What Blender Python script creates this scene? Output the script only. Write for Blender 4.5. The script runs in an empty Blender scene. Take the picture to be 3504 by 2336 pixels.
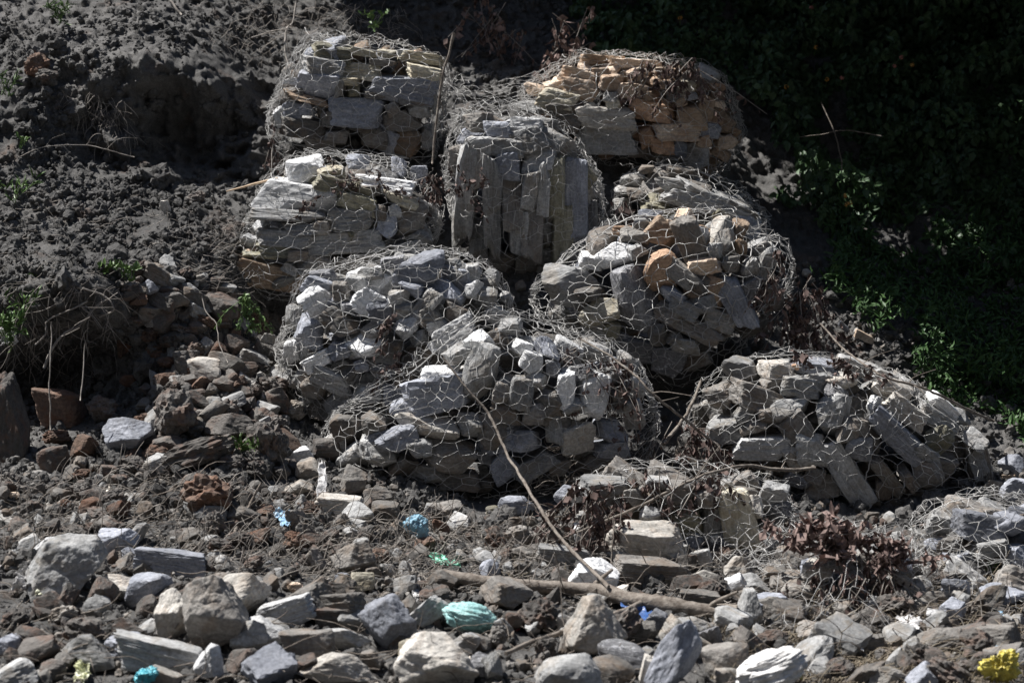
import bpy, math, random
import numpy as np
from mathutils import Vector, Matrix
from mathutils.bvhtree import BVHTree

# ---------------------------------------------------------------- camera, sky, sun
SC = bpy.context.scene
COL = SC.collection
PITCH = math.radians(10.0)
L0 = 15.23
FW = np.array([0.0, math.cos(PITCH), -math.sin(PITCH)])
UP = np.array([0.0, math.sin(PITCH), math.cos(PITCH)])
RT = np.array([1.0, 0.0, 0.0])
CEN = np.array([0.0, 0.0, 2.33])
CAM = CEN - FW * L0
cd = bpy.data.cameras.new('camera'); cam = bpy.data.objects.new('camera', cd); COL.objects.link(cam)
cam.location = CAM; cam.rotation_euler = (math.radians(90) - PITCH, 0, 0)
cd.sensor_width = 36.0; cd.lens = 36.0 * L0 / 7.008; cd.clip_end = 300; cd.clip_start = 0.5
cd.dof.use_dof = True; cd.dof.focus_distance = L0 - 0.1; cd.dof.aperture_fstop = 2.0
SC.camera = cam
SUNV = Vector((-0.49, 0.19, 0.85)).normalized()
w = bpy.data.worlds.new('World'); SC.world = w; w.use_nodes = True
nt = w.node_tree; bg = nt.nodes['Background']
sky = nt.nodes.new('ShaderNodeTexSky'); sky.sky_type = 'NISHITA'; sky.sun_disc = False
sky.sun_elevation = math.asin(SUNV.z); sky.sun_rotation = math.atan2(SUNV.x, SUNV.y)
nt.links.new(sky.outputs[0], bg.inputs[0]); bg.inputs[1].default_value = 0.05
sl = bpy.data.lights.new('sun', 'SUN'); sl.energy = 5.0; sl.angle = math.radians(0.5); sl.color = (1.0, 0.975, 0.94)
so = bpy.data.objects.new('sun', sl); COL.objects.link(so)
so.rotation_euler = SUNV.to_track_quat('Z', 'Y').to_euler(); so.location = (-5, 2, 12)
SC.view_settings.view_transform = 'Standard'; SC.view_settings.look = 'None'
SC.view_settings.exposure = 0.78; SC.view_settings.gamma = 1.0

R = random.Random(7)
NR = np.random.default_rng(11)

# ---------------------------------------------------------------- helpers
def tag(o, label=None, cat=None, group=None, kind=None):
    if label: o['label'] = label
    if cat: o['category'] = cat
    if group: o['group'] = group
    if kind: o['kind'] = kind
    return o

def link(o, parent=None):
    COL.objects.link(o)
    if parent is not None: o.parent = parent
    return o

def fast_mesh(name, V, F, smooth=False):
    V = np.asarray(V, dtype=np.float32); F = np.asarray(F, dtype=np.int32)
    me = bpy.data.meshes.new(name); n, k = F.shape
    me.vertices.add(len(V)); me.vertices.foreach_set('co', V.ravel())
    me.loops.add(n * k); me.loops.foreach_set('vertex_index', F.ravel())
    me.polygons.add(n); me.polygons.foreach_set('loop_start', np.arange(0, n * k, k, dtype=np.int32))
    me.polygons.foreach_set('loop_total', np.full(n, k, dtype=np.int32))
    me.polygons.foreach_set('use_smooth', np.full(n, smooth, dtype=bool))
    me.update(calc_edges=True); me.validate(); return me

def mk(name, V, F, mat, parent=None, smooth=False):
    me = fast_mesh(name, V, F, smooth); me.materials.append(mat)
    return link(bpy.data.objects.new(name, me), parent)

def empty(name, loc):
    o = bpy.data.objects.new(name, None); o.location = loc; o.empty_display_size = 0.1; COL.objects.link(o); return o

def adopt(child, root):
    child.parent = root; child.matrix_parent_inverse = Matrix.Translation(root.location).inverted()

def P(px, py, D):
    """world point seen at source pixel (px,py), D metres beyond the middle plane of the bank"""
    k = (L0 + D) / L0 / 500.0
    return CEN + FW * D + RT * ((px - 1752) * k) + UP * ((1168 - py) * k)

def _h(ix, iy, iz, s):
    h = (ix.astype(np.int64) * 374761393 + iy.astype(np.int64) * 668265263 + iz.astype(np.int64) * 2147483647 + s * 144665) & 0xffffffff
    h = ((h ^ (h >> 13)) * 1274126177) & 0xffffffff
    h = ((h ^ (h >> 16)) * 2246822519) & 0xffffffff
    return ((h ^ (h >> 15)) & 0xffffff) / 8388607.5 - 1.0

def vnoise(p, s=0):
    i = np.floor(p).astype(np.int64); f = p - i; f = f * f * f * (f * (f * 6 - 15) + 10)
    x, y, z = i[:, 0], i[:, 1], i[:, 2]; u, v, t = f[:, 0], f[:, 1], f[:, 2]
    def c(a, b, d): return _h(x + a, y + b, z + d, s)
    x00 = c(0,0,0)*(1-u)+c(1,0,0)*u; x10 = c(0,1,0)*(1-u)+c(1,1,0)*u
    x01 = c(0,0,1)*(1-u)+c(1,0,1)*u; x11 = c(0,1,1)*(1-u)+c(1,1,1)*u
    return (x00*(1-v)+x10*v)*(1-t)+(x01*(1-v)+x11*v)*t

def fbm(p, oct=4, s=0, gain=.5):
    a = 1; r = 0
    for o in range(oct):
        r = r + a * vnoise(p * (2.03 ** o) + o * 17.3, s + o); a *= gain
    return r

def grid_faces(nu, nv, wrap_v=False):
    I = np.arange(nu * nv).reshape(nu, nv)
    if wrap_v: I = np.concatenate([I, I[:, :1]], 1)
    return np.stack([I[:-1, :-1], I[1:, :-1], I[1:, 1:], I[:-1, 1:]], -1).reshape(-1, 4)

def tube_vf(pts, rad, n=6, seed=0, wob=0.0):
    pts = np.asarray(pts, float); m = len(pts); rad = np.broadcast_to(np.asarray(rad, float), (m,))
    T = np.gradient(pts, axis=0); T /= np.linalg.norm(T, axis=1)[:, None] + 1e-9
    ref = np.array([0.3, 0.9, 0.2]) if abs(T[:, 1]).mean() < .8 else np.array([1., 0, 0])
    A = np.cross(T, ref); A /= np.linalg.norm(A, axis=1)[:, None] + 1e-9; B = np.cross(T, A)
    an = np.linspace(0, 2 * math.pi, n, endpoint=False)
    rr = rad[:, None] * (1 + wob * np.random.default_rng(seed).uniform(-1, 1, (m, n)))
    V = pts[:, None] + A[:, None] * (np.cos(an) * rr)[..., None] + B[:, None] * (np.sin(an) * rr)[..., None]
    V = V.reshape(-1, 3); F = grid_faces(m, n, True)
    c0 = len(V); V = np.vstack([V, pts[0], pts[-1]])
    caps = [[c0, (i + 1) % n, i, c0] for i in range(n)]
    base = (m - 1) * n
    caps += [[c0 + 1, base + i, base + (i + 1) % n, c0 + 1] for i in range(n)]
    return V, F, np.array([[a, b, c] for a, b, c, d in caps])

class Acc:
    """collects geometry of one object"""
    def __init__(s): s.V = []; s.F = []; s.n = 0
    def add(s, V, F): s.V.append(V); s.F.append(np.asarray(F) + s.n); s.n += len(V)
    def tube(s, pts, rad, n=5, **k):
        V, F, C = tube_vf(pts, rad, n, **k); s.add(V, F)
    def build(s, name, mat, parent=None, smooth=False):
        return mk(name, np.vstack(s.V), np.vstack(s.F), mat, parent, smooth)

def spline(pts, n):
    pts = np.asarray(pts, float); m = len(pts)
    if m < 3:
        t = np.linspace(0, 1, n)[:, None]; return pts[0] * (1 - t) + pts[-1] * t
    q = np.vstack([2 * pts[0] - pts[1], pts, 2 * pts[-1] - pts[-2]]); out = []
    for t in np.linspace(0, m - 1 - 1e-6, n):
        i = int(t); f = t - i; a, b, c, d = q[i:i + 4]
        out.append(.5 * ((2 * b) + (c - a) * f + (2 * a - 5 * b + 4 * c - d) * f * f + (3 * b - a - 3 * c + d) * f ** 3))
    return np.array(out)

def ico(level):
    import bmesh
    bm = bmesh.new(); bmesh.ops.create_icosphere(bm, subdivisions=level, radius=1.0)
    V = np.array([v.co[:] for v in bm.verts]); F = np.array([[v.index for v in f.verts] for f in bm.faces]); bm.free()
    return V, F

# ---------------------------------------------------------------- materials
def newmat(name):
    m = bpy.data.materials.new(name); m.use_nodes = True; t = m.node_tree
    return m, t, t.nodes['Principled BSDF']

def ramp(t, stops):
    r = t.nodes.new('ShaderNodeValToRGB'); e = r.color_ramp.elements
    while len(e) < len(stops): e.new(0.5)
    for i, (p, c) in enumerate(stops): e[i].position = p; e[i].color = (*c, 1)
    return r

def nz(t, vec, scale, detail=6, rough=.6, dist=0.0):
    n = t.nodes.new('ShaderNodeTexNoise'); n.inputs['Scale'].default_value = scale
    n.inputs['Detail'].default_value = detail; n.inputs['Roughness'].default_value = rough
    n.inputs['Distortion'].default_value = dist; t.links.new(vec, n.inputs['Vector']); return n

def mixc(t, fac, a, b, mode='MIX'):
    m = t.nodes.new('ShaderNodeMix'); m.data_type = 'RGBA'; m.blend_type = mode
    for v, i in ((fac, 0), (a, 6), (b, 7)):
        if isinstance(v, (int, float)): m.inputs[i].default_value = v
        elif isinstance(v, tuple): m.inputs[i].default_value = (*v, 1)
        else: t.links.new(v, m.inputs[i])
    return m.outputs[2]

def math1(t, op, a, b=None, clamp=False):
    m = t.nodes.new('ShaderNodeMath'); m.operation = op; m.use_clamp = clamp
    for i, v in enumerate((a, b)):
        if v is None: continue
        if isinstance(v, (int, float)): m.inputs[i].default_value = v
        else: t.links.new(v, m.inputs[i])
    return m.outputs[0]

def rock_mat(name, dark, mid, light, stain=None, stain_amt=.0, speck=0.0, rough=.78, mud=.35, bump=.45):
    m, t, b = newmat(name); L = t.links
    tc = t.nodes.new('ShaderNodeTexCoord'); oi = t.nodes.new('ShaderNodeObjectInfo')
    geo = t.nodes.new('ShaderNodeNewGeometry')
    add = t.nodes.new('ShaderNodeVectorMath'); add.operation = 'ADD'
    cmb = t.nodes.new('ShaderNodeCombineXYZ')
    s = math1(t, 'MULTIPLY', oi.outputs['Random'], 37.0)
    L.new(s, cmb.inputs[0]); L.new(s, cmb.inputs[2])
    L.new(tc.outputs['Object'], add.inputs[0]); L.new(cmb.outputs[0], add.inputs[1])
    mp = t.nodes.new('ShaderNodeMapping'); mp.inputs['Scale'].default_value = (1.0, 1.0, 5.0)
    L.new(add.outputs[0], mp.inputs[0])
    patch = nz(t, add.outputs[0], 1.6, 5, .6, .6)
    strat = nz(t, mp.outputs[0], 2.2, 8, .68, .5)
    wp = t.nodes.new('ShaderNodeVectorMath'); wp.operation = 'ADD'
    L.new(geo.outputs['Position'], wp.inputs[0]); L.new(cmb.outputs[0], wp.inputs[1])
    fine = nz(t, wp.outputs[0], 55, 5, .7)
    mx = math1(t, 'ADD', math1(t, 'MULTIPLY', patch.outputs[0], .5), math1(t, 'MULTIPLY', strat.outputs[0], .5))
    r = ramp(t, [(.30, dark), (.48, mid), (.68, light)]); L.new(mx, r.inputs[0])
    col = mixc(t, .55, r.outputs[0], mixc(t, 1.0, r.outputs[0], ramp_of(t, fine.outputs[0], (.35, (.45,.45,.45)), (.62, (1.35,1.35,1.35))), 'MULTIPLY'))
    # each stone a little lighter or darker than the next
    hv = t.nodes.new('ShaderNodeHueSaturation'); L.new(col, hv.inputs['Color'])
    L.new(math1(t, 'ADD', math1(t, 'MULTIPLY', oi.outputs['Random'], .75), .68), hv.inputs['Value'])
    col = hv.outputs[0]
    if stain:
        sn = nz(t, wp.outputs[0], 7, 5, .65, .8)
        f = math1(t, 'MULTIPLY', ramp_of(t, sn.outputs[0], (.48, (0,0,0)), (.62, (1,1,1))), stain_amt)
        col = mixc(t, f, col, stain)
    if speck:
        sp = nz(t, wp.outputs[0], 22, 6, .8)
        f = math1(t, 'MULTIPLY', ramp_of(t, sp.outputs[0], (.55, (0,0,0)), (.63, (1,1,1))), speck)
        col = mixc(t, f, col, (.5, .5, .52))
    if mud:
        mn = nz(t, wp.outputs[0], 9, 6, .7)
        sx = t.nodes.new('ShaderNodeSeparateXYZ'); L.new(geo.outputs['Normal'], sx.inputs[0])
        f = math1(t, 'MULTIPLY', ramp_of(t, mn.outputs[0], (.52, (0,0,0)), (.66, (1,1,1))), mud)
        col = mixc(t, f, col, (.13, .12, .11))
    L.new(col, b.inputs['Base Color'])
    b.inputs['Roughness'].default_value = rough
    b.inputs['Specular IOR Level'].default_value = .35
    bp = t.nodes.new('ShaderNodeBump'); bp.inputs['Strength'].default_value = bump; bp.inputs['Distance'].default_value = .012
    hh = math1(t, 'ADD', math1(t, 'MULTIPLY', strat.outputs[0], 1.4), math1(t, 'MULTIPLY', fine.outputs[0], .6))
    L.new(hh, bp.inputs['Height']); L.new(bp.outputs[0], b.inputs['Normal'])
    return m

def ramp_of(t, val, *stops):
    r = ramp(t, list(stops)); t.links.new(val, r.inputs[0]); return r.outputs[0]

RM = {
 'G': rock_mat('grey_schist', (.15,.15,.15), (.26,.26,.257), (.42,.415,.41), (.20,.15,.09), .35),
 'B': rock_mat('blue_grey_slate', (.13,.14,.165), (.22,.23,.26), (.38,.39,.43)),
 'N': rock_mat('dark_brown_grey_stone', (.09,.083,.076), (.155,.145,.134), (.26,.245,.225), (.2,.12,.06), .3),
 'W': rock_mat('pale_quartz_schist', (.42,.42,.42), (.58,.58,.58), (.74,.74,.74), mud=.15),
 'Y': rock_mat('cream_stone', (.22,.20,.155), (.37,.34,.27), (.53,.50,.42), (.28,.20,.10), .4),
 'O': rock_mat('olive_stone', (.11,.105,.08), (.19,.18,.135), (.33,.31,.25), (.22,.18,.09), .3),
 'T': rock_mat('tan_stone', (.14,.10,.072), (.24,.18,.13), (.37,.29,.22), (.28,.15,.08), .4),
 'K': rock_mat('buff_orange_stone', (.30,.22,.165), (.47,.37,.285), (.66,.56,.46), (.38,.21,.11), .4, mud=.15),
 'R': rock_mat('rust_orange_stone', (.21,.135,.09), (.37,.24,.16), (.50,.37,.27), (.20,.12,.07), .4, mud=.1),
 'P': rock_mat('pale_warm_stone', (.22,.21,.19), (.36,.34,.31), (.54,.51,.47), (.30,.20,.12), .3, mud=.25),
 'C': rock_mat('mottled_crystalline_stone', (.09,.09,.10), (.19,.19,.20), (.36,.36,.37), speck=.9, bump=.9),
 'M': rock_mat('muddy_volcanic_rock', (.055,.050,.046), (.10,.092,.085), (.175,.163,.15), (.20,.10,.06), .35, mud=.5, rough=.9, bump=1.0),
 'S': rock_mat('rust_red_rock', (.06,.045,.038), (.115,.078,.06), (.20,.135,.10), (.20,.09,.05), .45, mud=.3, rough=.9, bump=1.0),
}

def soil_mat():
    m, t, b = newmat('soil'); L = t.links
    g = t.nodes.new('ShaderNodeNewGeometry'); pos = g.outputs['Position']
    a = nz(t, pos, 1.3, 5, .6); c = nz(t, pos, 14, 8, .75); d = nz(t, pos, 80, 4, .7)
    r = ramp(t, [(.3, (.050,.049,.048)), (.5, (.096,.093,.090)), (.7, (.17,.164,.157))])
    L.new(math1(t, 'ADD', math1(t, 'MULTIPLY', a.outputs[0], .5), math1(t, 'MULTIPLY', c.outputs[0], .5)), r.inputs[0])
    col = mixc(t, .6, r.outputs[0], mixc(t, 1.0, r.outputs[0], ramp_of(t, d.outputs[0], (.3, (.4,.4,.4)), (.65, (1.4,1.4,1.4))), 'MULTIPLY'))
    rs = nz(t, pos, 3.1, 4, .6)
    col = mixc(t, math1(t, 'MULTIPLY', ramp_of(t, rs.outputs[0], (.6, (0,0,0)), (.72, (1,1,1))), .4), col, (.16,.10,.07))
    L.new(col, b.inputs['Base Color']); b.inputs['Roughness'].default_value = .95; b.inputs['Specular IOR Level'].default_value = .2
    bp = t.nodes.new('ShaderNodeBump'); bp.inputs['Strength'].default_value = .9; bp.inputs['Distance'].default_value = .02
    L.new(math1(t, 'ADD', c.outputs[0], math1(t, 'MULTIPLY', d.outputs[0], .4)), bp.inputs['Height']); L.new(bp.outputs[0], b.inputs['Normal'])
    return m
SOIL = soil_mat()

def simple(name, c1, c2, scale=8, rough=.8, spec=.3, bump=.3, metal=0.0, sss=0, trans=0.0):
    m, t, b = newmat(name); L = t.links
    g = t.nodes.new('ShaderNodeNewGeometry')
    n = nz(t, g.outputs['Position'], scale, 5, .65)
    L.new(ramp_of(t, n.outputs[0], (.35, c1), (.65, c2)), b.inputs['Base Color'])
    b.inputs['Roughness'].default_value = rough; b.inputs['Specular IOR Level'].default_value = spec; b.inputs['Metallic'].default_value = metal
    if bump:
        bp = t.nodes.new('ShaderNodeBump'); bp.inputs['Strength'].default_value = bump; bp.inputs['Distance'].default_value = .01
        L.new(n.outputs[0], bp.inputs['Height']); L.new(bp.outputs[0], b.inputs['Normal'])
    if trans: b.inputs['Transmission Weight'].default_value = trans
    return m

WIRE = simple('galvanised_wire', (.26,.255,.25), (.52,.51,.49), 9, .5, .5, 0, .2)
BARK = simple('muddy_bark', (.11,.09,.075), (.26,.23,.20), 25, .9, .2, 1.0)
TWIG = simple('dry_twig', (.15,.135,.12), (.38,.345,.31), 12, .85, .2, .3)
CANE = simple('tan_cane', (.35,.24,.15), (.55,.42,.29), 12, .7, .3, .3)
WOODPALE = simple('bare_pale_wood', (.45,.40,.34), (.68,.63,.56), 12, .8, .3, .3)
DEADLEAF = simple('dead_leaf', (.055,.038,.034), (.18,.125,.11), 18, .8, .3, .2)
DEADLEAF2 = simple('pale_dead_leaf', (.12,.085,.075), (.30,.215,.19), 18, .8, .3, .2)
STRAW = simple('dead_grass', (.14,.115,.085), (.34,.29,.22), 12, .85, .2, 0)
LEAFD = simple('dark_creeper_leaf', (.024,.052,.024), (.070,.125,.050), 3.5, .5, .4, .2)
LEAFG = simple('green_blade_leaf', (.020,.052,.014), (.058,.118,.034), 3.5, .55, .35, .2)
LEAFB = simple('fresh_green_leaf', (.05,.10,.025), (.13,.21,.06), 9, .5, .4, .2)

# ---------------------------------------------------------------- bank (terrain), one sheet
CP = [  # px, py, D
 (-700,2700,-4.8),(700,2700,-4.8),(1752,2700,-4.8),(2900,2700,-4.8),(4200,2700,-4.8),
 (-700,2300,-3.7),(100,2300,-3.7),(900,2330,-3.8),(1752,2330,-3.7),(2600,2330,-3.6),(3400,2330,-3.5),(4200,2300,-3.4),
 (100,2000,-2.5),(700,2000,-2.4),(1300,2000,-2.2),(1900,2000,-2.0),(2600,2000,-1.8),(3300,2050,-2.0),(4200,2000,-1.8),(-700,2000,-2.4),
 (100,1720,-1.2),(600,1720,-1.2),(1100,1750,-1.1),(1600,1745,-.70),(2100,1740,-.60),(2700,1800,-.70),(3050,1790,-.60),(3250,1780,-.6),(3500,1800,-.7),(4200,1700,-.4),(-700,1700,-1.3),
 (100,1560,-.55),(450,1560,-.6),(800,1500,-.45),
 (60,1250,.85),(260,1250,.95),(430,1280,.5),(200,1420,.5),(60,1420,.6),(-700,1300,.2),
 (60,1020,-.25),(250,1020,-.2),(420,1000,.1),(650,1000,.45),(850,1000,.75),(650,1300,-.1),(900,1300,.3),
 (-700,900,.6),(100,800,.75),(350,800,.8),(650,800,.8),(850,820,1.0),
 (150,620,1.2),(450,620,1.35),(650,660,1.35),(820,660,1.5),(-700,500,1.7),
 (300,430,1.75),(500,480,1.9),(700,560,2.05),(820,520,2.0),(600,350,1.85),(780,330,2.1),
 (100,330,1.6),(300,230,1.7),(500,170,1.78),(650,210,1.9),(800,300,2.15),(150,130,2.2),(500,90,2.4),(100,0,3.0),(600,-20,3.1),(900,200,2.9),(900,60,3.4),
 (-700,-100,3.2),(-700,-900,6),(600,-900,6.5),(1800,-900,7),(3000,-900,7),(4200,-900,6.5),
 (1200,350,2.4),(1200,560,1.9),(1100,760,1.5),(1050,1060,1.1),(930,1130,1.15),(1350,780,1.55),(1300,1200,.85),(1700,1300,.75),(2100,1350,.7),(1050,1350,.4),
 (1550,300,3.0),(1650,520,2.1),(1750,100,4.0),(1350,60,3.9),(1900,320,3.0),(2000,250,3.4),(2150,400,2.6),(1700,700,1.75),(1750,950,1.2),
 (2450,420,3.0),(2600,600,2.7),(2350,700,1.9),(2700,760,2.2),(2850,900,1.9),(2300,1000,1.25),(2800,1080,1.4),(2950,1200,1.1),(2500,1250,.75),(2700,1450,.5),(3100,1300,.95),(3350,1380,.9),(3200,1550,.2),(3450,1560,.3),
 (2500,100,4.5),(3000,100,4.6),(3400,100,4.4),(4200,100,4.2),(2900,450,3.7),(3400,500,3.6),(3100,850,2.5),(3450,950,2.3),(4200,900,2.0),(4200,1400,.9),(3300,1150,1.5),
]
cp = np.array(CP, float); k = (L0 + cp[:, 2]) / L0 / 500
cX = (cp[:, 0] - 1752) * k; cQ = (1168 - cp[:, 1]) * k; cD = cp[:, 2]
def _U(r2): return .5 * r2 * np.log(r2 + 1e-9)
n_ = len(cX); K = _U((cX[:, None] - cX) ** 2 + (cQ[:, None] - cQ) ** 2) + np.eye(n_) * .02
Pm = np.stack([np.ones(n_), cX, cQ], 1); A = np.zeros((n_ + 3, n_ + 3)); A[:n_, :n_] = K; A[:n_, n_:] = Pm; A[n_:, :n_] = Pm.T
sol = np.linalg.solve(A, np.concatenate([cD, np.zeros(3)]))
def baseD(X, Q):
    X = np.asarray(X, float); Q = np.asarray(Q, float); out = np.zeros(X.shape)
    for i in range(n_): out += sol[i] * _U((X - cX[i]) ** 2 + (Q - cQ[i]) ** 2)
    return out + sol[n_] + sol[n_ + 1] * X + sol[n_ + 2] * Q

def spaced(lo, a, b, hi, nin, nout):
    return np.concatenate([np.linspace(lo, a, nout, endpoint=False), np.linspace(a, b, nin, endpoint=False), np.linspace(b, hi, nout)])
gx = spaced(-9, -4.4, 4.4, 9, 640, 40); gq = spaced(-4.2, -2.5, 3.2, 7.0, 430, 30)
XX, QQ = np.meshgrid(gx, gq, indexing='ij')
D0 = baseD(XX, QQ)
pos = (CEN + XX[..., None] * RT + QQ[..., None] * UP + D0[..., None] * FW).reshape(-1, 3)
D0f = D0.ravel()
# the cut earth face is smoother than the crumbly slopes
Xf, Qf = XX.ravel(), QQ.ravel()
face = np.clip(1.2 - (((Xf + 2.55) / .75) ** 4 + ((Qf - 1.6) / .48) ** 4), 0, 1)
big = fbm(pos * 1.7, 3, 1) * .11
rid = (1 - np.abs(fbm(pos * 5.5, 3, 5))) * .055
cl = np.maximum(0, fbm(pos * 15, 3, 9)) * .055
fine = fbm(pos * 48, 2, 13) * .010
wl = 1 - .35 * face
bulge = fbm(pos * np.array([3.4, 3.4, 1.6]) + 4, 4, 31) * .24 * face + fbm(pos * 8 + 2, 3, 37) * .05 * face
flat = np.clip((-1.0 - D0f) / 1.0, 0, 1) * .1
dis = (bulge + big * (1 - .5 * flat) + rid * wl + cl * wl * (1 - flat) + fine)
posd = pos - FW * dis[:, None] + UP * (cl * .5 * wl)[:, None]
posd[:, 0] += fbm(pos * 9, 2, 21) * .012
bank = mk('earth_bank', posd, grid_faces(*XX.shape)[:, ::-1], SOIL, smooth=True)
tag(bank, 'grey muddy earth bank with crumbly slopes behind the gabions', 'ground', kind='structure')
Vl = (pos - FW * (dis)[:, None]).reshape(*XX.shape, 3)[::3, ::3]
gf = grid_faces(*Vl.shape[:2])
GBVH = BVHTree.FromPolygons([tuple(v) for v in Vl.reshape(-1, 3)], [tuple(int(i) for i in f) for f in gf])
def ray(px, py):
    d = P(px, py, 0) - CAM; return d / np.linalg.norm(d)
def gD(px, py):
    d = ray(px, py); h = GBVH.ray_cast(Vector(CAM), Vector(d))
    if h[0] is None: return 3.0
    return float(np.dot(np.array(h[0]) - CEN, FW))
def G(px, py, off=0.0): return P(px, py, gD(px, py) + off)

# ---------------------------------------------------------------- rock shapes (shared meshes)
IC = {l: ico(l) for l in (1, 2, 3, 4, 5, 6)}
def polytope(seed, level, kind):
    r = np.random.default_rng(seed); V, F = IC[level]; rough_ = kind == 'rough'
    if rough_: kind = 'block'
    nrm = []; h = []
    tilt = {'slab': .10, 'block': .20, 'round': .3}[kind]
    for ax in range(3):
        for s in (-1, 1):
            n = np.zeros(3); n[ax] = s; n += r.normal(0, tilt * (.6 if ax == 2 else 1), 3); n /= np.linalg.norm(n)
            nrm.append(n); h.append(.5 * r.uniform(.88, 1.0))
    for _ in range({'slab': 6, 'block': 8, 'round': 14}[kind]):
        n = r.normal(0, 1, 3)
        if kind == 'slab': n[2] *= .45
        n /= np.linalg.norm(n); nrm.append(n); h.append({'slab': .62, 'block': .58, 'round': .53}[kind] * r.uniform(.88, 1.1))
    if rough_:      # broken rock: a few big faces at odd angles
        nrm = []; h = []; m_ = int(r.integers(8, 12))
        for i in range(m_):
            z = 1 - 2 * (i + .5) / m_; t = i * 2.39996 + seed; n = np.array([math.sqrt(1 - z * z) * math.cos(t), math.sqrt(1 - z * z) * math.sin(t), z]) + r.normal(0, .28, 3)
            n /= np.linalg.norm(n); nrm.append(n); h.append(r.uniform(.30, .5))
        nrm += [np.array(v_, float) for v_ in ((1,0,0),(-1,0,0),(0,1,0),(0,-1,0),(0,0,1),(0,0,-1))]; h += [.62] * 6
    nrm = np.array(nrm); h = np.array(h)
    dot = V @ nrm.T; q = np.where(dot > 1e-3, h / np.maximum(dot, 1e-3), 9.0)
    sharp = {'slab': 34, 'block': 30, 'round': 14}[kind]
    rr = (np.sum(q ** -sharp, 1)) ** (-1 / sharp)
    p = V * rr[:, None]
    p -= (p.max(0) + p.min(0)) / 2; p /= np.abs(p).max(0) * 2
    off = seed * 3.7
    lay = .028 if kind == 'slab' else (.014 if kind == 'block' else .004)
    zz = p[:, 2] * (9 if kind == 'slab' else 5) + fbm(p * 2 + off, 2, 3) * .9
    step = (np.abs((zz % 1) - .5) * 2) ** 3
    lat = p * np.array([1, 1, 0]); lat /= np.linalg.norm(lat, axis=1)[:, None] + .15
    p = p - lat * (step * lay * (1 + fbm(p * 3 + off, 2, 8)))[:, None]
    nn = p / np.linalg.norm(p, axis=1)[:, None]
    q2 = p * np.array([1, 1, 2.2 if kind == 'slab' else 1])
    p = p + nn * (fbm(q2 * 3 + off, 3, 1) * .028 + fbm(q2 * 11 + off, 3, 2) * .012)[:, None]
    ch = vnoise(p * 4.5 + off + 9, 4)      # chips knocked out of the edges
    p = p * (1 - .07 * np.clip(ch - .35, 0, 1))[:, None]
    return fast_mesh('rock_shape', p, F)
LIB = {'slab': [polytope(100 + i, 4, 'slab') for i in range(12)], 'block': [polytope(200 + i, 4, 'block') for i in range(14)],
       'round': [polytope(300 + i, 4, 'round') for i in range(9)],
       'bigblock': [polytope(400 + i, 6, 'block') for i in range(7)], 'bigslab': [polytope(450 + i, 6, 'slab') for i in range(5)],
       'rough': [polytope(500 + i, 4, 'rough') for i in range(14)], 'bigrough': [polytope(550 + i, 6, 'rough') for i in range(9)],
       'clod': [], }
for i in range(6):
    V, F = IC[4]; p = V * .5; o = i * 9.1
    p = p * (1 + .28 * fbm(V * 1.6 + o, 2, 1) + .13 * (1 - 2 * np.abs(fbm(V * 4.5 + o, 3, 2))) + .05 * fbm(V * 14 + o, 2, 3))[:, None]
    p /= np.abs(p).max(0) * 2; LIB['clod'].append(fast_mesh('clod_shape', p, F))
for l in LIB.values():
    for me in l: me.materials.append(RM['G'])

def put_rock(name, c, dims, rot, mat, shape='block', parent=None, rnd=R, jit=.14):
    me = rnd.choice(LIB[shape]); o = bpy.data.objects.new(name, me)
    o.material_slots[0].link = 'OBJECT'; o.material_slots[0].material = RM[mat]
    wd, dp, ht = dims
    a = math.radians(rot)
    if ht > wd * 1.25: wd, ht = ht, wd; a += math.pi / 2
    M = Matrix.Rotation(a, 4, 'Y') @ Matrix.Rotation(rnd.uniform(-jit, jit) * 1.6, 4, 'Z') @ Matrix.Rotation(rnd.uniform(-jit, jit), 4, 'X')
    M = M @ Matrix.Rotation(rnd.choice((0, math.pi)), 4, 'Z') @ Matrix.Rotation(rnd.choice((0, math.pi)), 4, 'X')
    M = Matrix.Translation(Vector(c)) @ M @ Matrix.Diagonal((wd, dp, ht, 1))
    COL.objects.link(o)
    if parent is not None:
        o.parent = parent; M = Matrix.Translation(parent.location).inverted() @ M
    o.matrix_basis = M
    return o

# ---------------------------------------------------------------- gabions
def super_section(p, n):
    t = np.linspace(0, 2 * math.pi, 4001); c, s = np.cos(t), np.sin(t)
    x = np.sign(c) * np.abs(c) ** (2 / p); y = np.sign(s) * np.abs(s) ** (2 / p); return x, y

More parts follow.
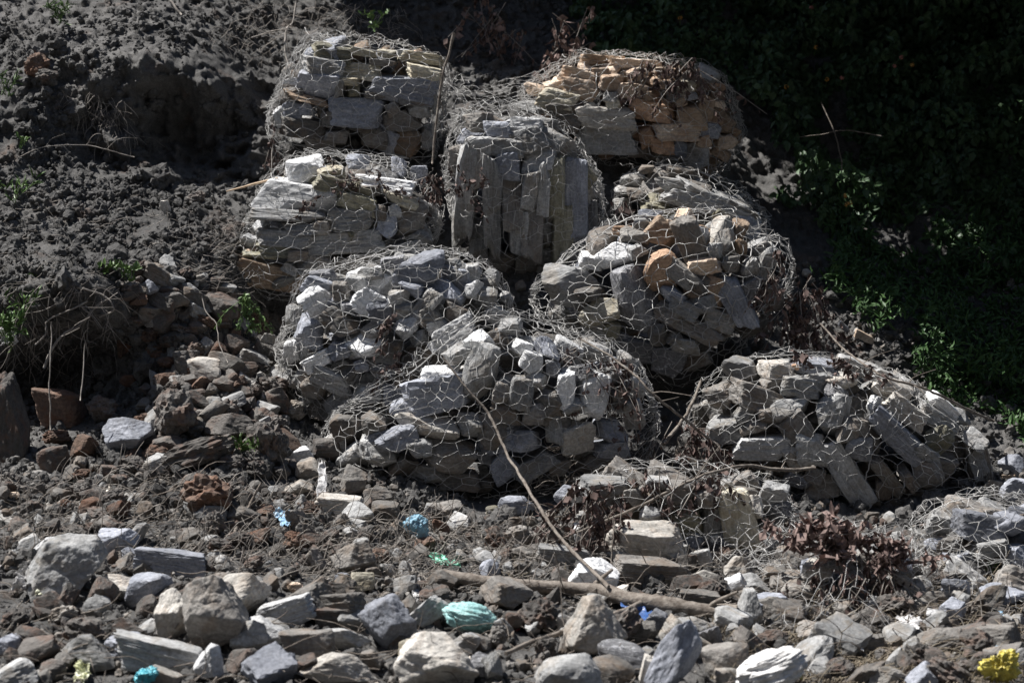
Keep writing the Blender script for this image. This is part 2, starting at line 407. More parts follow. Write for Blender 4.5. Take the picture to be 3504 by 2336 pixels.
class Envelope:
    def __init__(s, outline, D, b, p=3.2, lean=0.0, seed=0, wob=.025):
        o = np.array(outline, float); s.c0 = (o.min(0) + o.max(0)) / 2
        s.D = D; s.k = (L0 + D) / L0 / 500; s.C = P(s.c0[0], s.c0[1], D)
        q = (o - s.c0) * s.k * np.array([1, -1]); s.a = (q[:, 0].max() - q[:, 0].min()) / 2; s.c = (q[:, 1].max() - q[:, 1].min()) / 2
        s.b = b; s.p = p; s.lean = lean; s.seed = seed; s.wob = wob
        # polygon radius as a function of angle
        th = np.linspace(-math.pi, math.pi, 721); rp = []
        for t in th:
            d = np.array([math.cos(t), math.sin(t)]); best = 0
            for i in range(len(q)):
                A_, B_ = q[i], q[(i + 1) % len(q)]; e = B_ - A_; den = d[0] * e[1] - d[1] * e[0]
                if abs(den) < 1e-9: continue
                tt = (A_[0] * e[1] - A_[1] * e[0]) / den; uu = (A_[0] * d[1] - A_[1] * d[0]) / den
                if tt > 0 and -1e-6 <= uu <= 1 + 1e-6: best = max(best, tt)
            rp.append(best)
        rp = np.array(rp); ker = np.hanning(31); ker /= ker.sum()
        rp = np.convolve(np.concatenate([rp[-40:], rp, rp[:40]]), ker, 'same')[40:-40]
        rs = 1 / ((np.abs(np.cos(th)) / s.a) ** p + (np.abs(np.sin(th)) / s.c) ** p) ** (1 / p)
        s.th = th; s.sc = rp / rs
        # arc-length tables
        X, Y = super_section(p, 0)
        sy, sz = -X[:] * s.b, Y * s.c      # starts at the front, goes up
        L = np.concatenate([[0], np.cumsum(np.hypot(np.diff(sy), np.diff(sz)))]); s.per = L[-1]; s.tL = L; s.ty = sy; s.tz = sz
        m = (np.linspace(0, 2 * math.pi, 4001) <= math.pi)
        ex, ek = -X[m] * s.a, Y[m]
        w_ = (s.b + s.c) / 2
        L2 = np.concatenate([[0], np.cumsum(np.hypot(np.diff(ex), np.diff(ek) * w_))]); s.len = L2[-1]; s.eL = L2; s.ex = ex; s.ek = ek
        nu, nv = 90, 110
        U, W = np.meshgrid(np.linspace(0.001, .999, nu) * s.len, np.linspace(0, s.per, nv, endpoint=False), indexing='ij')
        V = s.pt(U.ravel(), W.ravel()); s.V = V
        s.bvh = BVHTree.FromPolygons([tuple(v) for v in V], [tuple(int(i) for i in f) for f in grid_faces(nu, nv, True)])
    def pt(s, u, v, out=0.0):
        v = np.mod(v, s.per)
        y = np.interp(v, s.tL, s.ty); z = np.interp(v, s.tL, s.tz)
        x = np.interp(u, s.eL, s.ex); kk = np.interp(u, s.eL, s.ek)
        y = y * kk; z = z * kk
        sc = np.interp(np.arctan2(z, x), s.th, s.sc); x = x * sc; z = z * sc
        y = y + s.lean * z
        q = np.stack([x, y, z], 1)
        nrm = q / np.array([s.a ** 2, s.b ** 2, s.c ** 2]); nrm /= np.linalg.norm(nrm, axis=1)[:, None] + 1e-9
        w_ = s.C + q
        return w_ + nrm * (fbm(w_ * 4.5, 2, s.seed) * s.wob + out)[:, None] if np.ndim(out) else w_ + nrm * (fbm(w_ * 4.5, 2, s.seed) * s.wob + out)[:, None]
    def hit(s, px, py):
        d = ray(px, py); h = s.bvh.ray_cast(Vector(CAM), Vector(d))
        if h[0] is None: return None, None
        return np.array(h[0]), np.array(h[1])

def hexnet(env, cell, rad, seed, name='wire_mesh', slack=.032, skip=.0):
    """double-twist hexagonal netting wrapped round the basket"""
    r = np.random.default_rng(seed)
    cw = cell; chh = cell * .92
    nv = int(round(env.per / (chh * .75) / 2)) * 2; nu = int(round(env.len / cw)); cw = env.len / nu; rh = env.per / nv
    # node pairs: row j zigzag line; nodes (i,j,k) k=0 lower k=1 upper
    nodes = {}; pts = []
    def node(i2, j, top):
        key = (i2, j % nv, top)
        if key not in nodes:
            nodes[key] = len(pts); pts.append((i2 * cw / 2, j * rh + (rh * .17 if top else -rh * .17)))
        return nodes[key]
    E = []; TW = []
    for j in range(nv):
        for i in range(nu * 2 + 1):
            # zigzag wire of row j : alternates; vertical twist joins rows
            up = (i + j) % 2 == 0
            if i < nu * 2: E.append((node(i, j, up), node(i + 1, j, not up)))
            if up:
                TW.append((node(i, j, True), node(i, j + 1, False)))
    uv = np.array(pts); uv[:, 0] = np.clip(uv[:, 0], env.len * .004, env.len * .996)
    uv += r.normal(0, cell * .075, uv.shape); w3 = np.column_stack([uv * 3.2, uv[:, 0] * 0 + seed]); uv[:, 0] += fbm(w3, 2, 3) * cell * .35; uv[:, 1] += fbm(w3, 2, 4) * cell * .35; uv[:, 0] = np.clip(uv[:, 0], env.len * .004, env.len * .996)
    Pn = env.pt(uv[:, 0], uv[:, 1], r.normal(slack, slack * .6, len(uv)))
    a = Acc()
    def edges(El, rd):
        El = np.array(El); p0, p1 = Pn[El[:, 0]], Pn[El[:, 1]]
        L = np.linalg.norm(p1 - p0, axis=1); ok = (L > .004) & (L < cell * 3); ok &= r.random(len(L)) > skip
        p0, p1 = p0[ok], p1[ok]
        mid = (p0 + p1) / 2 + r.normal(0, cell * .03, p0.shape)
        for q0, q1 in ((p0, mid), (mid, p1)):
            T = q1 - q0; T /= np.linalg.norm(T, axis=1)[:, None] + 1e-9
            Aa = np.cross(T, np.array([.31, .83, .47])); Aa /= np.linalg.norm(Aa, axis=1)[:, None] + 1e-9; Bb = np.cross(T, Aa)
            an = np.arange(5) * 2 * math.pi / 5; V = []
            for q in (q0 - T * rd * .5, q1 + T * rd * .5):
                V.append(q[:, None] + rd * (Aa[:, None] * np.cos(an)[None, :, None] + Bb[:, None] * np.sin(an)[None, :, None]))
            V = np.stack(V, 1).reshape(-1, 3); m = len(q0); base = np.arange(m)[:, None] * 10
            F = np.concatenate([np.stack([base[:, 0] + i, base[:, 0] + (i + 1) % 5, base[:, 0] + 5 + (i + 1) % 5, base[:, 0] + 5 + i], 1) for i in range(5)])
            a.add(V, F)
    edges(E, rad); edges(TW, rad * 1.45)
    return a, name

def sheet_net(corners, nu, nv, rad, seed, rough=.05, a=None):
    """loose crumpled flap of netting between four corner points (bottom-left, bottom-right, top-right, top-left)"""
    r = np.random.default_rng(seed); c = [np.asarray(q, float) for q in corners]; a = a or Acc()
    def S(u, v):
        u = np.asarray(u)[:, None]; v = np.asarray(v)[:, None]
        q = (c[0] * (1 - u) + c[1] * u) * (1 - v) + (c[3] * (1 - u) + c[2] * u) * v
        n1 = np.stack([fbm(q * 3.5 + 3.1 * i, 3, seed + i) for i in range(3)], 1); return q + n1 * rough
    ids = {}; pts = []
    def node(i, j, t):
        if (i, j, t) not in ids: ids[(i, j, t)] = len(pts); pts.append((i / (2 * nu), (j + (.17 if t else -.17)) / nv))
        return ids[(i, j, t)]
    E = []
    for j in range(nv + 1):
        for i in range(2 * nu + 1):
            up = (i + j) % 2 == 0
            if i < 2 * nu: E.append((node(i, j, up), node(i + 1, j, not up)))
            if up and j < nv: E.append((node(i, j, True), node(i, j + 1, False)))
    uv = np.array(pts) + r.normal(0, .12 / max(nu, nv), (len(pts), 2)); Q = S(uv[:, 0], uv[:, 1])
    for i, j in E:
        m = (Q[i] + Q[j]) / 2 + r.normal(0, .004, 3); a.tube([Q[i], m, Q[j]], rad, 4)
    return a

def parse(tab):
    out = []
    for row in tab.split(';'):
        row = row.strip()
        if not row: continue
        f = row.split(','); out.append((*[float(x) for x in f[:5]], f[5].strip(), f[6].strip() if len(f) > 6 else ''))
    return out

def gabion(label, outline, D, b, tab, org, sc, fill='GNB', cell=.115, p=3.2, lean=0.0, seed=1, nfill=40, wires=(), rad=.0015, flaps=(), wob=.025, stone_depth=.24, shapes=('block', 'rough', 'rough'), group='wire mesh gabions of stone slumped down the bank'):
    env = Envelope(outline, D, b, p, lean, seed, wob)
    root = empty('gabion', tuple(env.C - np.array([0, 0, env.c]))); tag(root, label, 'gabion', group)
    rl = np.array(root.location); rnd = random.Random(seed * 31)
    used = []
    for (zx, zy, zw, zh, rot, mat, shp) in parse(tab):
        px, py = org[0] + zx / sc, org[1] + zy / sc; wd, ht = zw / sc * env.k, zh / sc * env.k
        h, n = env.hit(px, py)
        dp = rnd.uniform(.8, 1.25) * min(max(wd, ht), stone_depth)
        if h is None:
            cx, cy = env.c0; f = .92
            for _ in range(14):
                h, n = env.hit(cx + (px - cx) * f, cy + (py - cy) * f)
                if h is not None: break
                f -= .05
            if h is None: continue
            h = P(px, py, float(np.dot(h - CEN, FW)))
            dd = .0
        else: dd = dp * .46 + .008
        c = h + (h - CAM) / np.linalg.norm(h - CAM) * dd
        shape = {'r': 'round', 's': 'slab'}.get(shp) or ('slab' if max(wd, ht) > 1.9 * min(wd, ht) and rnd.random() < .7 else rnd.choice(shapes))
        put_rock('stone', c, (wd * 1.13, dp, ht * 1.13), rot, mat, shape, root, rnd, .12)
        used.append(c)
    # the stones behind and round the sides
    tries = 0; nf = 0; rr = np.random.default_rng(seed + 5); fpos = []
    while nf < nfill and tries < 4000:
        tries += 1
        u = rr.uniform(.06, .94) * env.len; v = rr.uniform(0, 1) * env.per
        q = env.pt(np.array([u]), np.array([v]))[0]
        if q[2] < env.C[2] - env.c * .95 and rr.random() < .6: continue
        if q[1] > env.C[1] + env.b * .6 and rr.random() < .75: continue
        d = env.C - q; d /= np.linalg.norm(d); front = q[1] < env.C[1] and abs(q[2] - env.C[2]) < env.c * .8
        q = q + d * (rr.uniform(.12, .17) if not front else rr.uniform(.20, .32))
        if any(np.linalg.norm(q - e) < .15 for e in fpos): continue
        if any(np.linalg.norm(q - e) < .07 for e in used): continue
        s = rr.uniform(.17, .27); fpos.append(q); nf += 1
        put_rock('stone', q, (s * 1.2, s, s * rr.uniform(.5, .95)), rr.uniform(-40, 40), rnd.choice(fill), rnd.choice(('block', 'slab', 'rough', 'rough', 'round')), root, rnd, .4)
    a, _ = hexnet(env, cell, rad, seed)
    o = a.build('wire_mesh', WIRE, None, True); adopt(o, root)
    if wires:
        a = Acc()
        for wpts in wires:
            q = []
            for (px, py) in wpts:
                h, n = env.hit(px, py)
                if h is None:
                    f = .97; cx, cy = env.c0
                    for _ in range(20):
                        h, n = env.hit(cx + (px - cx) * f, cy + (py - cy) * f)
                        if h is not None: h = P(px, py, float(np.dot(h - CEN, FW))); break
                        f -= .04
                if h is not None: q.append(h - FW * .025)
            if len(q) > 1:
                s = spline(q, len(q) * 7); s += NR.normal(0, .003, s.shape); a.tube(s, rad * 2.2, 6)
        o = a.build('lacing_wire', WIRE, None, True); adopt(o, root)
    for i, (cs, nu, nv, rg) in enumerate(flaps):
        a = sheet_net([P(c[0], c[1], min(c[2], gD(min(c[0], 3500), c[1]) - .1)) for c in cs], nu, nv, rad * .9, seed + 77 + i, rg)
        o = a.build('loose_mesh_flap', WIRE, None, True); adopt(o, root)
    return env, root

F_ = (0, 0); FS = 2352 / 3504
E1, g1 = gabion('leaning gabion of squared blue-grey slabs at the upper left beside the upright pole',
 [(1065,135),(1230,140),(1400,175),(1520,210),(1525,300),(1500,420),(1480,530),(1300,560),(1100,525),(945,490),(930,400),(975,290),(1020,190)], 1.95, .45,
 """690,290,380,150,10,O;600,430,420,150,10,G;560,590,400,250,12,B;1000,290,260,80,8,Y;960,470,380,150,6,Y;850,570,200,70,3,Y;895,680,140,130,-5,O;
 1370,650,680,240,5,B,s;1560,350,420,100,8,Y;1590,490,340,130,12,Y;940,890,520,270,4,B,s;300,880,190,180,-8,B;450,850,150,120,0,B;440,750,480,80,14,T,s;
 1390,960,330,190,0,N;1540,860,240,130,10,G;1290,850,150,120,-30,N;380,1040,420,170,8,N;730,1130,220,130,5,N;1400,1180,340,240,5,T;1120,1140,300,200,10,N;
 260,590,140,70,-10,W;180,930,130,190,-20,W;760,640,80,180,5,G;560,1190,300,110,8,N;1390,290,130,60,0,G;1640,1130,130,220,0,G;1190,400,240,60,5,N;700,460,120,60,5,G;
 1230,300,160,60,8,Y;1540,280,80,50,0,K;1500,770,300,60,3,N;640,960,120,160,0,N;1680,720,80,260,0,G;1100,700,200,60,0,N;330,700,160,70,-20,N;1020,1050,200,70,0,N""",
 (900, 80), 2.904, 'NGBT', seed=3, shapes=('block',), p=3.8, wires=[[(1065,140),(1150,150),(1300,180),(1500,215)],[(935,470),(1050,505),(1250,515),(1350,540),(1480,535)],[(1060,150),(1000,260),(950,370),(935,470)],[(1505,230),(1490,330),(1480,440),(1480,540)]])
E2, g2 = gabion('gabion of buff and orange rubble at the top right, dead creeper on its rim',
 [(1790,330),(1870,270),(1990,190),(2200,200),(2330,222),(2430,245),(2480,310),(2520,400),(2530,460),(2460,570),(2370,590),(2150,540),(1960,530),(1850,440)], 2.1, .5,
 """820,225,310,120,3,T;1090,240,400,80,5,K;940,245,120,100,-20,K,r;640,330,270,130,12,K;480,400,180,80,-15,K;640,430,270,160,8,K;500,500,320,150,8,Y;540,590,300,110,5,N;
 900,370,180,140,5,K;1090,320,210,130,3,K;1060,440,220,120,3,K;810,290,130,60,0,K;860,650,430,160,2,P;870,820,450,220,0,G;1240,600,380,140,10,R;1200,790,160,170,-20,R;
 1310,870,210,110,10,R;1410,760,340,130,0,K;1440,900,130,130,5,B;1570,950,180,210,5,G;1540,640,220,210,5,T;1740,640,110,140,0,T;1740,420,110,70,0,R;1740,490,110,80,0,T;
 1480,420,180,110,5,Y;1400,490,120,60,0,G;1440,530,110,70,-10,K;1540,480,90,60,-10,B;1670,320,180,110,35,W;1690,290,120,70,40,P;1640,590,130,200,10,T;1690,760,130,120,10,B;
 1630,840,120,90,0,K;1810,700,120,140,20,T;1850,770,110,120,40,T;1790,840,180,110,-5,K;1770,930,150,70,30,T;300,430,160,90,10,K;290,570,220,110,0,G;560,700,240,130,0,N;
 1310,530,120,80,0,T;1220,490,120,90,0,T;930,540,130,70,0,Y;900,490,120,80,0,G;740,560,130,60,0,P;1330,300,220,80,3,K;1250,380,150,90,0,T;1350,420,130,100,0,N;1760,560,110,90,0,K;
 1120,920,180,90,0,N;1400,1000,150,90,0,N;1060,760,120,70,-20,N;700,260,120,70,0,K;1600,400,120,110,0,T""",
 (1700, 120), 2.306, 'TKNR', seed=4, shapes=('block', 'block', 'rough'), p=3.4, nfill=36, wires=[[(1990,195),(2200,205),(2330,225),(2430,250)],[(2045,190),(2042,260),(2040,310)],[(2480,320),(2520,420),(2530,470),(2470,560),(2400,590)]],
 flaps=[([(1520,330,1.9),(1860,330,1.8),(2000,200,2.0),(1800,260,2.2)], 5, 7, .05)])
E3, g3 = gabion('middle gabion of narrow grey slabs standing on end under loose netting',
 [(1570,400),(1640,370),(1760,360),(1880,410),(1970,500),(2040,620),(2055,750),(2010,840),(1900,900),(1740,925),(1640,870),(1560,730),(1535,560)], 1.25, .42,
 """1130,470,42,230,0,G,s;1072,430,42,200,3,G,s;1178,465,46,115,-3,N;1165,380,60,60,0,B;1215,435,32,85,5,G,s;1245,430,28,115,0,G,s;1278,435,38,135,0,O,s;1322,470,52,190,0,B,s;
 1222,535,52,135,0,N;1190,530,40,90,0,G;1290,540,42,125,0,O,s;1150,600,60,60,0,N;1240,370,70,55,0,G;1335,400,70,45,50,O;1058,500,34,130,0,G;1160,335,80,40,0,G;
 1215,320,80,60,-20,G;1270,330,70,60,20,G;1105,345,70,60,0,G;1352,540,42,150,0,G,s;1100,550,40,100,0,G;1260,600,60,60,0,G;1200,290,90,40,0,W;1300,350,50,50,0,P;1100,280,70,40,0,N;
 1320,600,60,50,0,N;1210,600,50,50,0,N;1060,370,50,70,0,N;1140,300,60,40,0,B;1250,290,60,40,0,G;1095,400,30,70,0,P""",
 F_, FS, 'GGNB', seed=5, shapes=('block',), nfill=26, p=2.8, wires=[[(1780,365),(1900,430),(1990,540),(2040,680)]],
 flaps=[([(1540,440,1.15),(1790,400,1.0),(1780,330,1.3),(1530,270,1.5)], 6, 5, .09)])
E4, g4 = gabion('gabion of flat layered slabs topped by a bright white capstone',
 [(1000,545),(1090,530),(1250,545),(1400,590),(1470,680),(1495,760),(1455,850),(1350,900),(1200,975),(1080,1010),(920,995),(830,940),(820,850),(865,740),(920,640)], 1.05, .46,
 """690,310,290,210,-15,W,r;620,520,620,250,4,W;570,670,560,90,3,G,s;900,340,240,100,-5,Y;1010,450,460,120,18,O;1320,430,440,110,8,W;1050,690,400,160,0,G,s;670,770,300,90,0,G;
 500,850,430,120,4,G,s;960,880,610,160,-5,G,s;470,940,330,80,5,O;1110,560,340,120,18,O;1440,540,270,100,22,Y;1530,700,270,220,-10,N;1600,840,190,120,-15,G;1350,750,150,170,20,B;
 340,750,150,100,-40,W;240,1000,190,130,-20,T;340,990,280,70,8,O;760,1060,300,180,15,N;430,1150,500,200,12,T;1090,1070,340,200,-5,N;580,1100,140,90,30,G;1480,950,220,110,-10,G;
 1680,640,140,160,10,G;1110,240,180,110,0,B;1450,300,110,190,-5,B;1400,630,110,110,0,W;1620,580,130,70,30,W;1220,470,160,80,0,N;830,770,120,100,0,N;1290,650,100,140,0,N;250,880,120,120,-30,W;
 640,990,160,90,0,N;1600,350,130,140,0,B;1250,1000,160,120,0,N""",
 (750, 450), 2.34, 'GNBO', seed=6, shapes=('block', 'block', 'rough'), p=3.0, lean=.12, wires=[[(1040,515),(1150,530),(1300,560),(1420,610),(1480,700)],[(835,960),(930,1005),(1080,1012),(1250,960)],[(1270,640),(1290,740),(1270,830),(1330,845),(1430,830)]],
 flaps=[([(830,960,.72),(900,960,.68),(1010,600,.9),(930,630,1.0)], 4, 14, .05), ([(1040,540,.7),(1330,590,.75),(1400,550,1.1),(1050,500,1.1)], 7, 4, .05)])
E5, g5 = gabion('small half hidden gabion of long slanting slabs behind the round rusty stone',
 [(2110,640),(2180,590),(2300,565),(2420,590),(2520,650),(2600,730),(2615,830),(2500,920),(2250,900),(2110,800)], 1.65, .38,
 """1080,1150,200,120,5,G,r;1400,1190,310,110,12,G;1530,1310,460,130,14,G,s;1240,1320,210,130,10,O;1700,1280,560,90,22,G,s;1960,1480,300,200,20,B;990,1340,140,110,0,G;1290,1400,250,120,15,O;
 1900,1370,300,90,28,G,s;1450,1080,200,70,5,N;1180,1060,120,60,0,N;1100,1260,150,100,0,N;1000,1240,120,90,0,G;1600,1200,200,80,18,N""",
 (1700, 120), 2.306, 'GGN', seed=7, p=2.7, nfill=26, wires=[[(2120,620),(2250,570),(2400,590),(2530,680),(2610,760)]],
 flaps=[([(2180,680,1.3),(2600,790,1.3),(2560,680,1.5),(2260,560,1.6)], 9, 3, .04)])
E6, g6 = gabion('wide gabion right of centre holding a round rusty stone and big blocks',
 [(1830,970),(1930,900),(2050,790),(2200,745),(2350,730),(2470,720),(2560,790),(2680,840),(2700,930),(2640,1050),(2560,1120),(2450,1260),(2340,1320),(2180,1240),(2000,1130),(1850,1080)], .7, .55,
 """700,400,250,190,-20,N;790,500,270,180,0,W;950,370,220,140,10,N;850,310,150,60,0,R;1070,200,170,110,-5,B;990,260,140,90,0,G;1150,330,220,200,30,T;1190,290,100,110,0,K;
 1380,400,190,380,-22,N,s;1330,210,160,120,-10,K;1610,350,170,260,0,P;1590,190,90,80,0,O;960,480,150,120,10,G;620,540,190,90,10,W;480,740,460,260,8,G;1150,620,270,270,-10,R,r;
 1290,640,330,140,38,P;1480,570,240,110,-10,K;1560,470,110,120,0,G;950,830,290,470,-12,C;670,930,280,200,-5,Y;640,1060,190,100,0,G;770,1070,140,120,-30,O;1250,820,230,140,30,B;
 1330,900,230,110,25,G;1470,860,200,170,20,G;1720,850,170,450,-30,B;1370,1040,550,140,28,N,s;1560,990,290,140,22,P;1120,1110,140,160,0,N;1320,1180,250,120,10,G;830,1140,250,120,15,C;
 1010,1230,440,180,8,C;1220,1290,250,210,10,C;1830,620,130,190,-10,G;1950,550,170,260,32,G;1830,760,150,190,10,C;1900,470,170,110,-45,G;1980,820,200,190,0,N;1850,1010,290,180,-15,N;
 1420,1300,220,130,-10,N;1740,300,110,150,20,T;1760,440,100,130,0,T;1450,730,180,140,15,N;420,640,300,80,0,W;1680,570,130,120,0,N;1240,970,170,90,0,N;1250,1130,120,90,0,N;600,800,200,100,0,N""",
 (1750, 650), 2.24, 'NGTB', seed=8, p=2.5, nfill=44, cell=.125, rad=.0019, wires=[[(1850,950),(1990,850),(2160,745),(2300,745),(2440,720),(2540,780),(2570,860),(2540,900)],[(2560,1110),(2600,1060),(2670,990),(2690,1020)],[(2480,1000),(2500,1080),(2420,1200),(2330,1280)]],
 flaps=[([(1930,1130,.2),(2100,1150,.15),(2000,1020,.2),(1880,1060,.3)], 3, 3, .04)])
HX = (900, 820)
E7, g7 = gabion('bulging gabion of jumbled grey rubble left of centre, its bright left flank sagging outward',
 [(1060,935),(1240,885),(1400,850),(1560,865),(1680,930),(1740,1040),(1760,1180),(1700,1350),(1560,1450),(1300,1530),(1150,1480),(1030,1370),(970,1220),(1000,1080)], .25, .5,
 """350,210,130,80,-10,C;310,340,180,160,-40,W;320,270,170,110,20,B;270,540,160,210,15,B;450,470,220,150,5,N;600,350,180,140,20,W;690,410,150,140,-15,B;900,190,270,190,-10,B;870,270,190,90,15,B;
 930,370,210,90,-50,G,s;950,440,150,130,0,N;1070,310,190,100,40,B;1210,290,105,105,0,W;1130,190,80,110,20,G;1200,200,80,110,0,G;1100,140,100,60,0,G;1300,230,110,120,20,G;1280,330,130,110,0,G;
 610,200,160,80,0,G;590,610,220,150,-20,W;310,700,160,80,-30,W;440,640,130,100,0,B;400,800,210,110,20,G;500,760,130,100,-20,N;830,500,130,120,-50,W;650,510,140,100,0,G;700,750,140,80,0,C;
 180,450,90,150,0,G;170,640,80,140,0,W;220,800,100,120,20,G;460,950,180,160,-35,G;600,880,140,110,10,W;590,1000,150,160,0,N;770,890,130,120,0,B;300,850,140,110,20,N;350,980,140,130,30,N;
 1400,350,70,100,0,G;750,130,130,60,-10,C;460,300,120,110,0,N;1330,440,130,110,30,W;1370,540,120,120,0,G;540,250,120,80,0,G;780,330,110,80,0,G;740,620,120,100,0,N;1100,420,140,100,20,N;
 480,390,90,60,0,C;1000,500,120,80,0,G;260,930,110,100,40,G;900,560,110,70,-30,G;560,720,90,70,0,B""",
 HX, 1.68, 'GGNBW', seed=9, p=2.5, nfill=46, wires=[[(1100,930),(1300,870),(1420,850),(1560,868),(1690,950),(1740,1050)],[(1050,1010),(1150,1060),(1280,1090),(1400,1120)],[(1160,960),(1180,1100),(1230,1210),(1330,1280)]],
 flaps=[([(1040,1420,.05),(1090,1430,-.02),(1020,1040,.02),(980,1060,.1)], 3, 11, .03), ([(1120,930,-.15),(1600,930,-.2),(1540,870,.05),(1230,885,.1)], 12, 3, .03)])
E8, g8 = gabion('lowest big gabion in the centre with a bare branch leaning across it',
 [(1300,1320),(1470,1190),(1640,1080),(1780,1085),(1950,1140),(2100,1190),(2200,1300),(2235,1400),(2215,1540),(2060,1630),(1750,1700),(1450,1715),(1240,1670),(1120,1570),(1130,1440)], -.2, .52,
 """1090,540,270,120,-30,W,s;870,700,260,150,-40,N;1240,590,150,120,-40,W;1120,660,170,90,-5,G;1250,760,170,300,12,G;990,890,340,190,-12,B,s;1020,780,200,80,0,W;950,1070,350,120,6,P;
 1380,870,130,150,0,N;1480,880,130,170,10,G;1190,1060,140,130,0,G;1320,1100,180,190,10,N;1080,1240,270,180,0,N,r;780,1150,210,130,-25,B;660,1220,210,160,10,G;810,1300,170,120,-15,N;
 520,1250,160,170,10,G;1550,700,150,110,35,W;1630,640,110,170,-30,B;1740,640,160,140,10,W;1660,740,90,90,0,C,r;1740,850,95,200,5,W;1900,880,170,250,10,W;2000,780,110,100,0,G;
 1920,640,160,90,20,G;2090,700,140,90,30,G;1640,940,170,150,10,N;1800,1130,190,180,5,P;1680,1090,100,150,0,G;2000,1100,190,140,20,B;2000,1200,200,110,0,B;2060,900,140,130,0,N;
 2130,1000,120,160,0,G;1500,1150,180,110,0,B;1370,1310,160,140,-40,B;940,1350,230,110,0,G;1120,1380,210,90,0,N;1560,1290,240,100,-30,G;1700,1300,140,90,0,N;1900,1290,180,100,0,N;
 640,1370,100,80,0,G;470,1080,150,130,0,N;420,1190,130,140,-20,G;850,1400,120,100,0,N;1250,1410,150,80,0,N;1420,500,140,90,0,G;1000,600,100,60,-30,W;1500,620,110,80,30,W;1560,820,130,100,0,G;1400,1000,160,110,0,N;640,1060,130,130,0,N;
 900,1200,130,110,0,G;1830,760,110,90,0,C;1560,1000,140,120,0,N;2150,850,110,120,20,G;1800,960,150,100,0,G""",
 HX, 1.68, 'GGNBN', seed=10, p=2.5, nfill=40, wires=[[(1390,1290),(1530,1170),(1650,1085),(1790,1090),(2000,1150),(2130,1220),(2220,1370)],[(1240,1640),(1420,1690),(1700,1695),(2000,1650)]],
 flaps=[([(1700,1180,-.7),(2150,1270,-.6),(2080,1190,-.35),(1760,1100,-.35)], 11, 3, .04)])
E9, g9 = gabion('big gabion at the right below the grassy bank, its slabs slanting down to the right',
 [(2400,1330),(2520,1235),(2700,1212),(2900,1240),(3090,1310),(3250,1420),(3350,1530),(3385,1620),(3250,1690),(2980,1760),(2750,1750),(2560,1660),(2420,1580),(2350,1460)], .0, .52,
 """610,210,230,140,10,G;830,210,220,130,20,P;1050,190,230,90,10,B;940,190,40,40,0,R;980,310,250,110,5,G;1210,270,190,90,15,P;1190,350,150,90,25,C;690,380,310,140,22,N;470,360,190,150,0,N;
 920,450,230,160,-20,G;1160,480,190,250,12,G;940,550,170,190,-40,N;1430,430,80,130,0,W;1540,330,230,130,30,P;1620,460,260,120,35,P;1570,610,440,130,42,B,s;1740,720,190,80,30,G;
 1760,850,190,150,10,N;720,680,330,140,0,W;930,740,180,120,50,P;1040,690,190,190,0,G;1330,690,150,150,0,C,r;1260,850,450,160,58,G,s;960,880,160,90,20,C;1060,860,110,100,20,N;
 1480,840,310,75,52,N,s;1640,880,160,65,50,N;1480,930,90,120,0,N;1820,640,160,190,0,O;1800,500,270,90,35,G;1950,500,140,90,40,G;2050,640,140,110,50,G;500,580,220,140,0,G;350,700,260,150,10,N;
 1100,930,210,160,0,N;1050,1010,240,120,0,N;1330,190,270,80,20,G;1480,250,210,80,25,G;1650,310,210,70,30,G;1850,420,210,70,42,W;1260,580,130,150,0,N;2060,780,110,200,-20,G;1500,520,110,100,0,G;
 780,480,140,100,0,N;680,560,150,100,0,N;1400,1000,200,120,20,N;1700,960,180,110,10,N;620,480,120,100,0,G;1340,560,110,110,0,N""",
 (2200, 1150), 1.804, 'GGNN', seed=12, p=2.5, nfill=44, wires=[[(2450,1260),(2600,1220),(2850,1225),(3050,1290),(3220,1400),(3340,1520)],[(2960,1640),(2990,1540),(3060,1480),(3120,1400)],[(3150,1590),(3215,1620),(3220,1660)]],
 flaps=[([(3180,1560,-.35),(3330,1600,-.2),(3260,1440,0),(3080,1350,-.15)], 7, 5, .05), ([(3300,1700,-.3),(3504,1800,-.3),(3504,1690,.0),(3250,1640,.0)], 6, 5, .05), ([(2450,1480,-.45),(2700,1400,-.5),(2800,1330,-.4),(2600,1330,-.3)], 5, 3, .04)])
E10, g10 = gabion('burst crushed gabion low right of centre with blocks spilled below it',
 [(1980,1660),(2150,1600),(2330,1590),(2500,1630),(2640,1650),(2710,1740),(2700,1850),(2620,1880),(2500,1820),(2350,1790),(2150,1790),(1990,1760)], -1.2, .36,
 """850,250,320,160,0,G;930,130,130,70,0,W;1760,460,240,400,-10,Y;1970,300,180,230,30,G;2030,400,120,160,20,C;640,290,120,100,0,W;1920,620,220,120,-25,G;1350,250,250,150,0,N;
 1150,420,140,110,20,W;560,280,120,120,0,B;1050,300,150,120,0,N;1500,300,150,120,0,N;1640,220,140,80,0,G;1200,200,150,80,0,G;1850,360,120,160,0,P;720,420,150,80,0,G""",
 (1650, 1550), 1.995, 'GN', seed=13, p=2.4, nfill=14, wires=[[(2000,1650),(2150,1605),(2330,1600),(2520,1640),(2650,1690)]],
 flaps=[([(2030,1720,-1.45),(2500,1730,-1.5),(2560,1640,-1.3),(2050,1640,-1.3)], 11, 3, .04), ([(2500,2000,-1.75),(2620,1990,-1.8),(2700,1820,-1.4),(2520,1850,-1.5)], 3, 5, .06)])
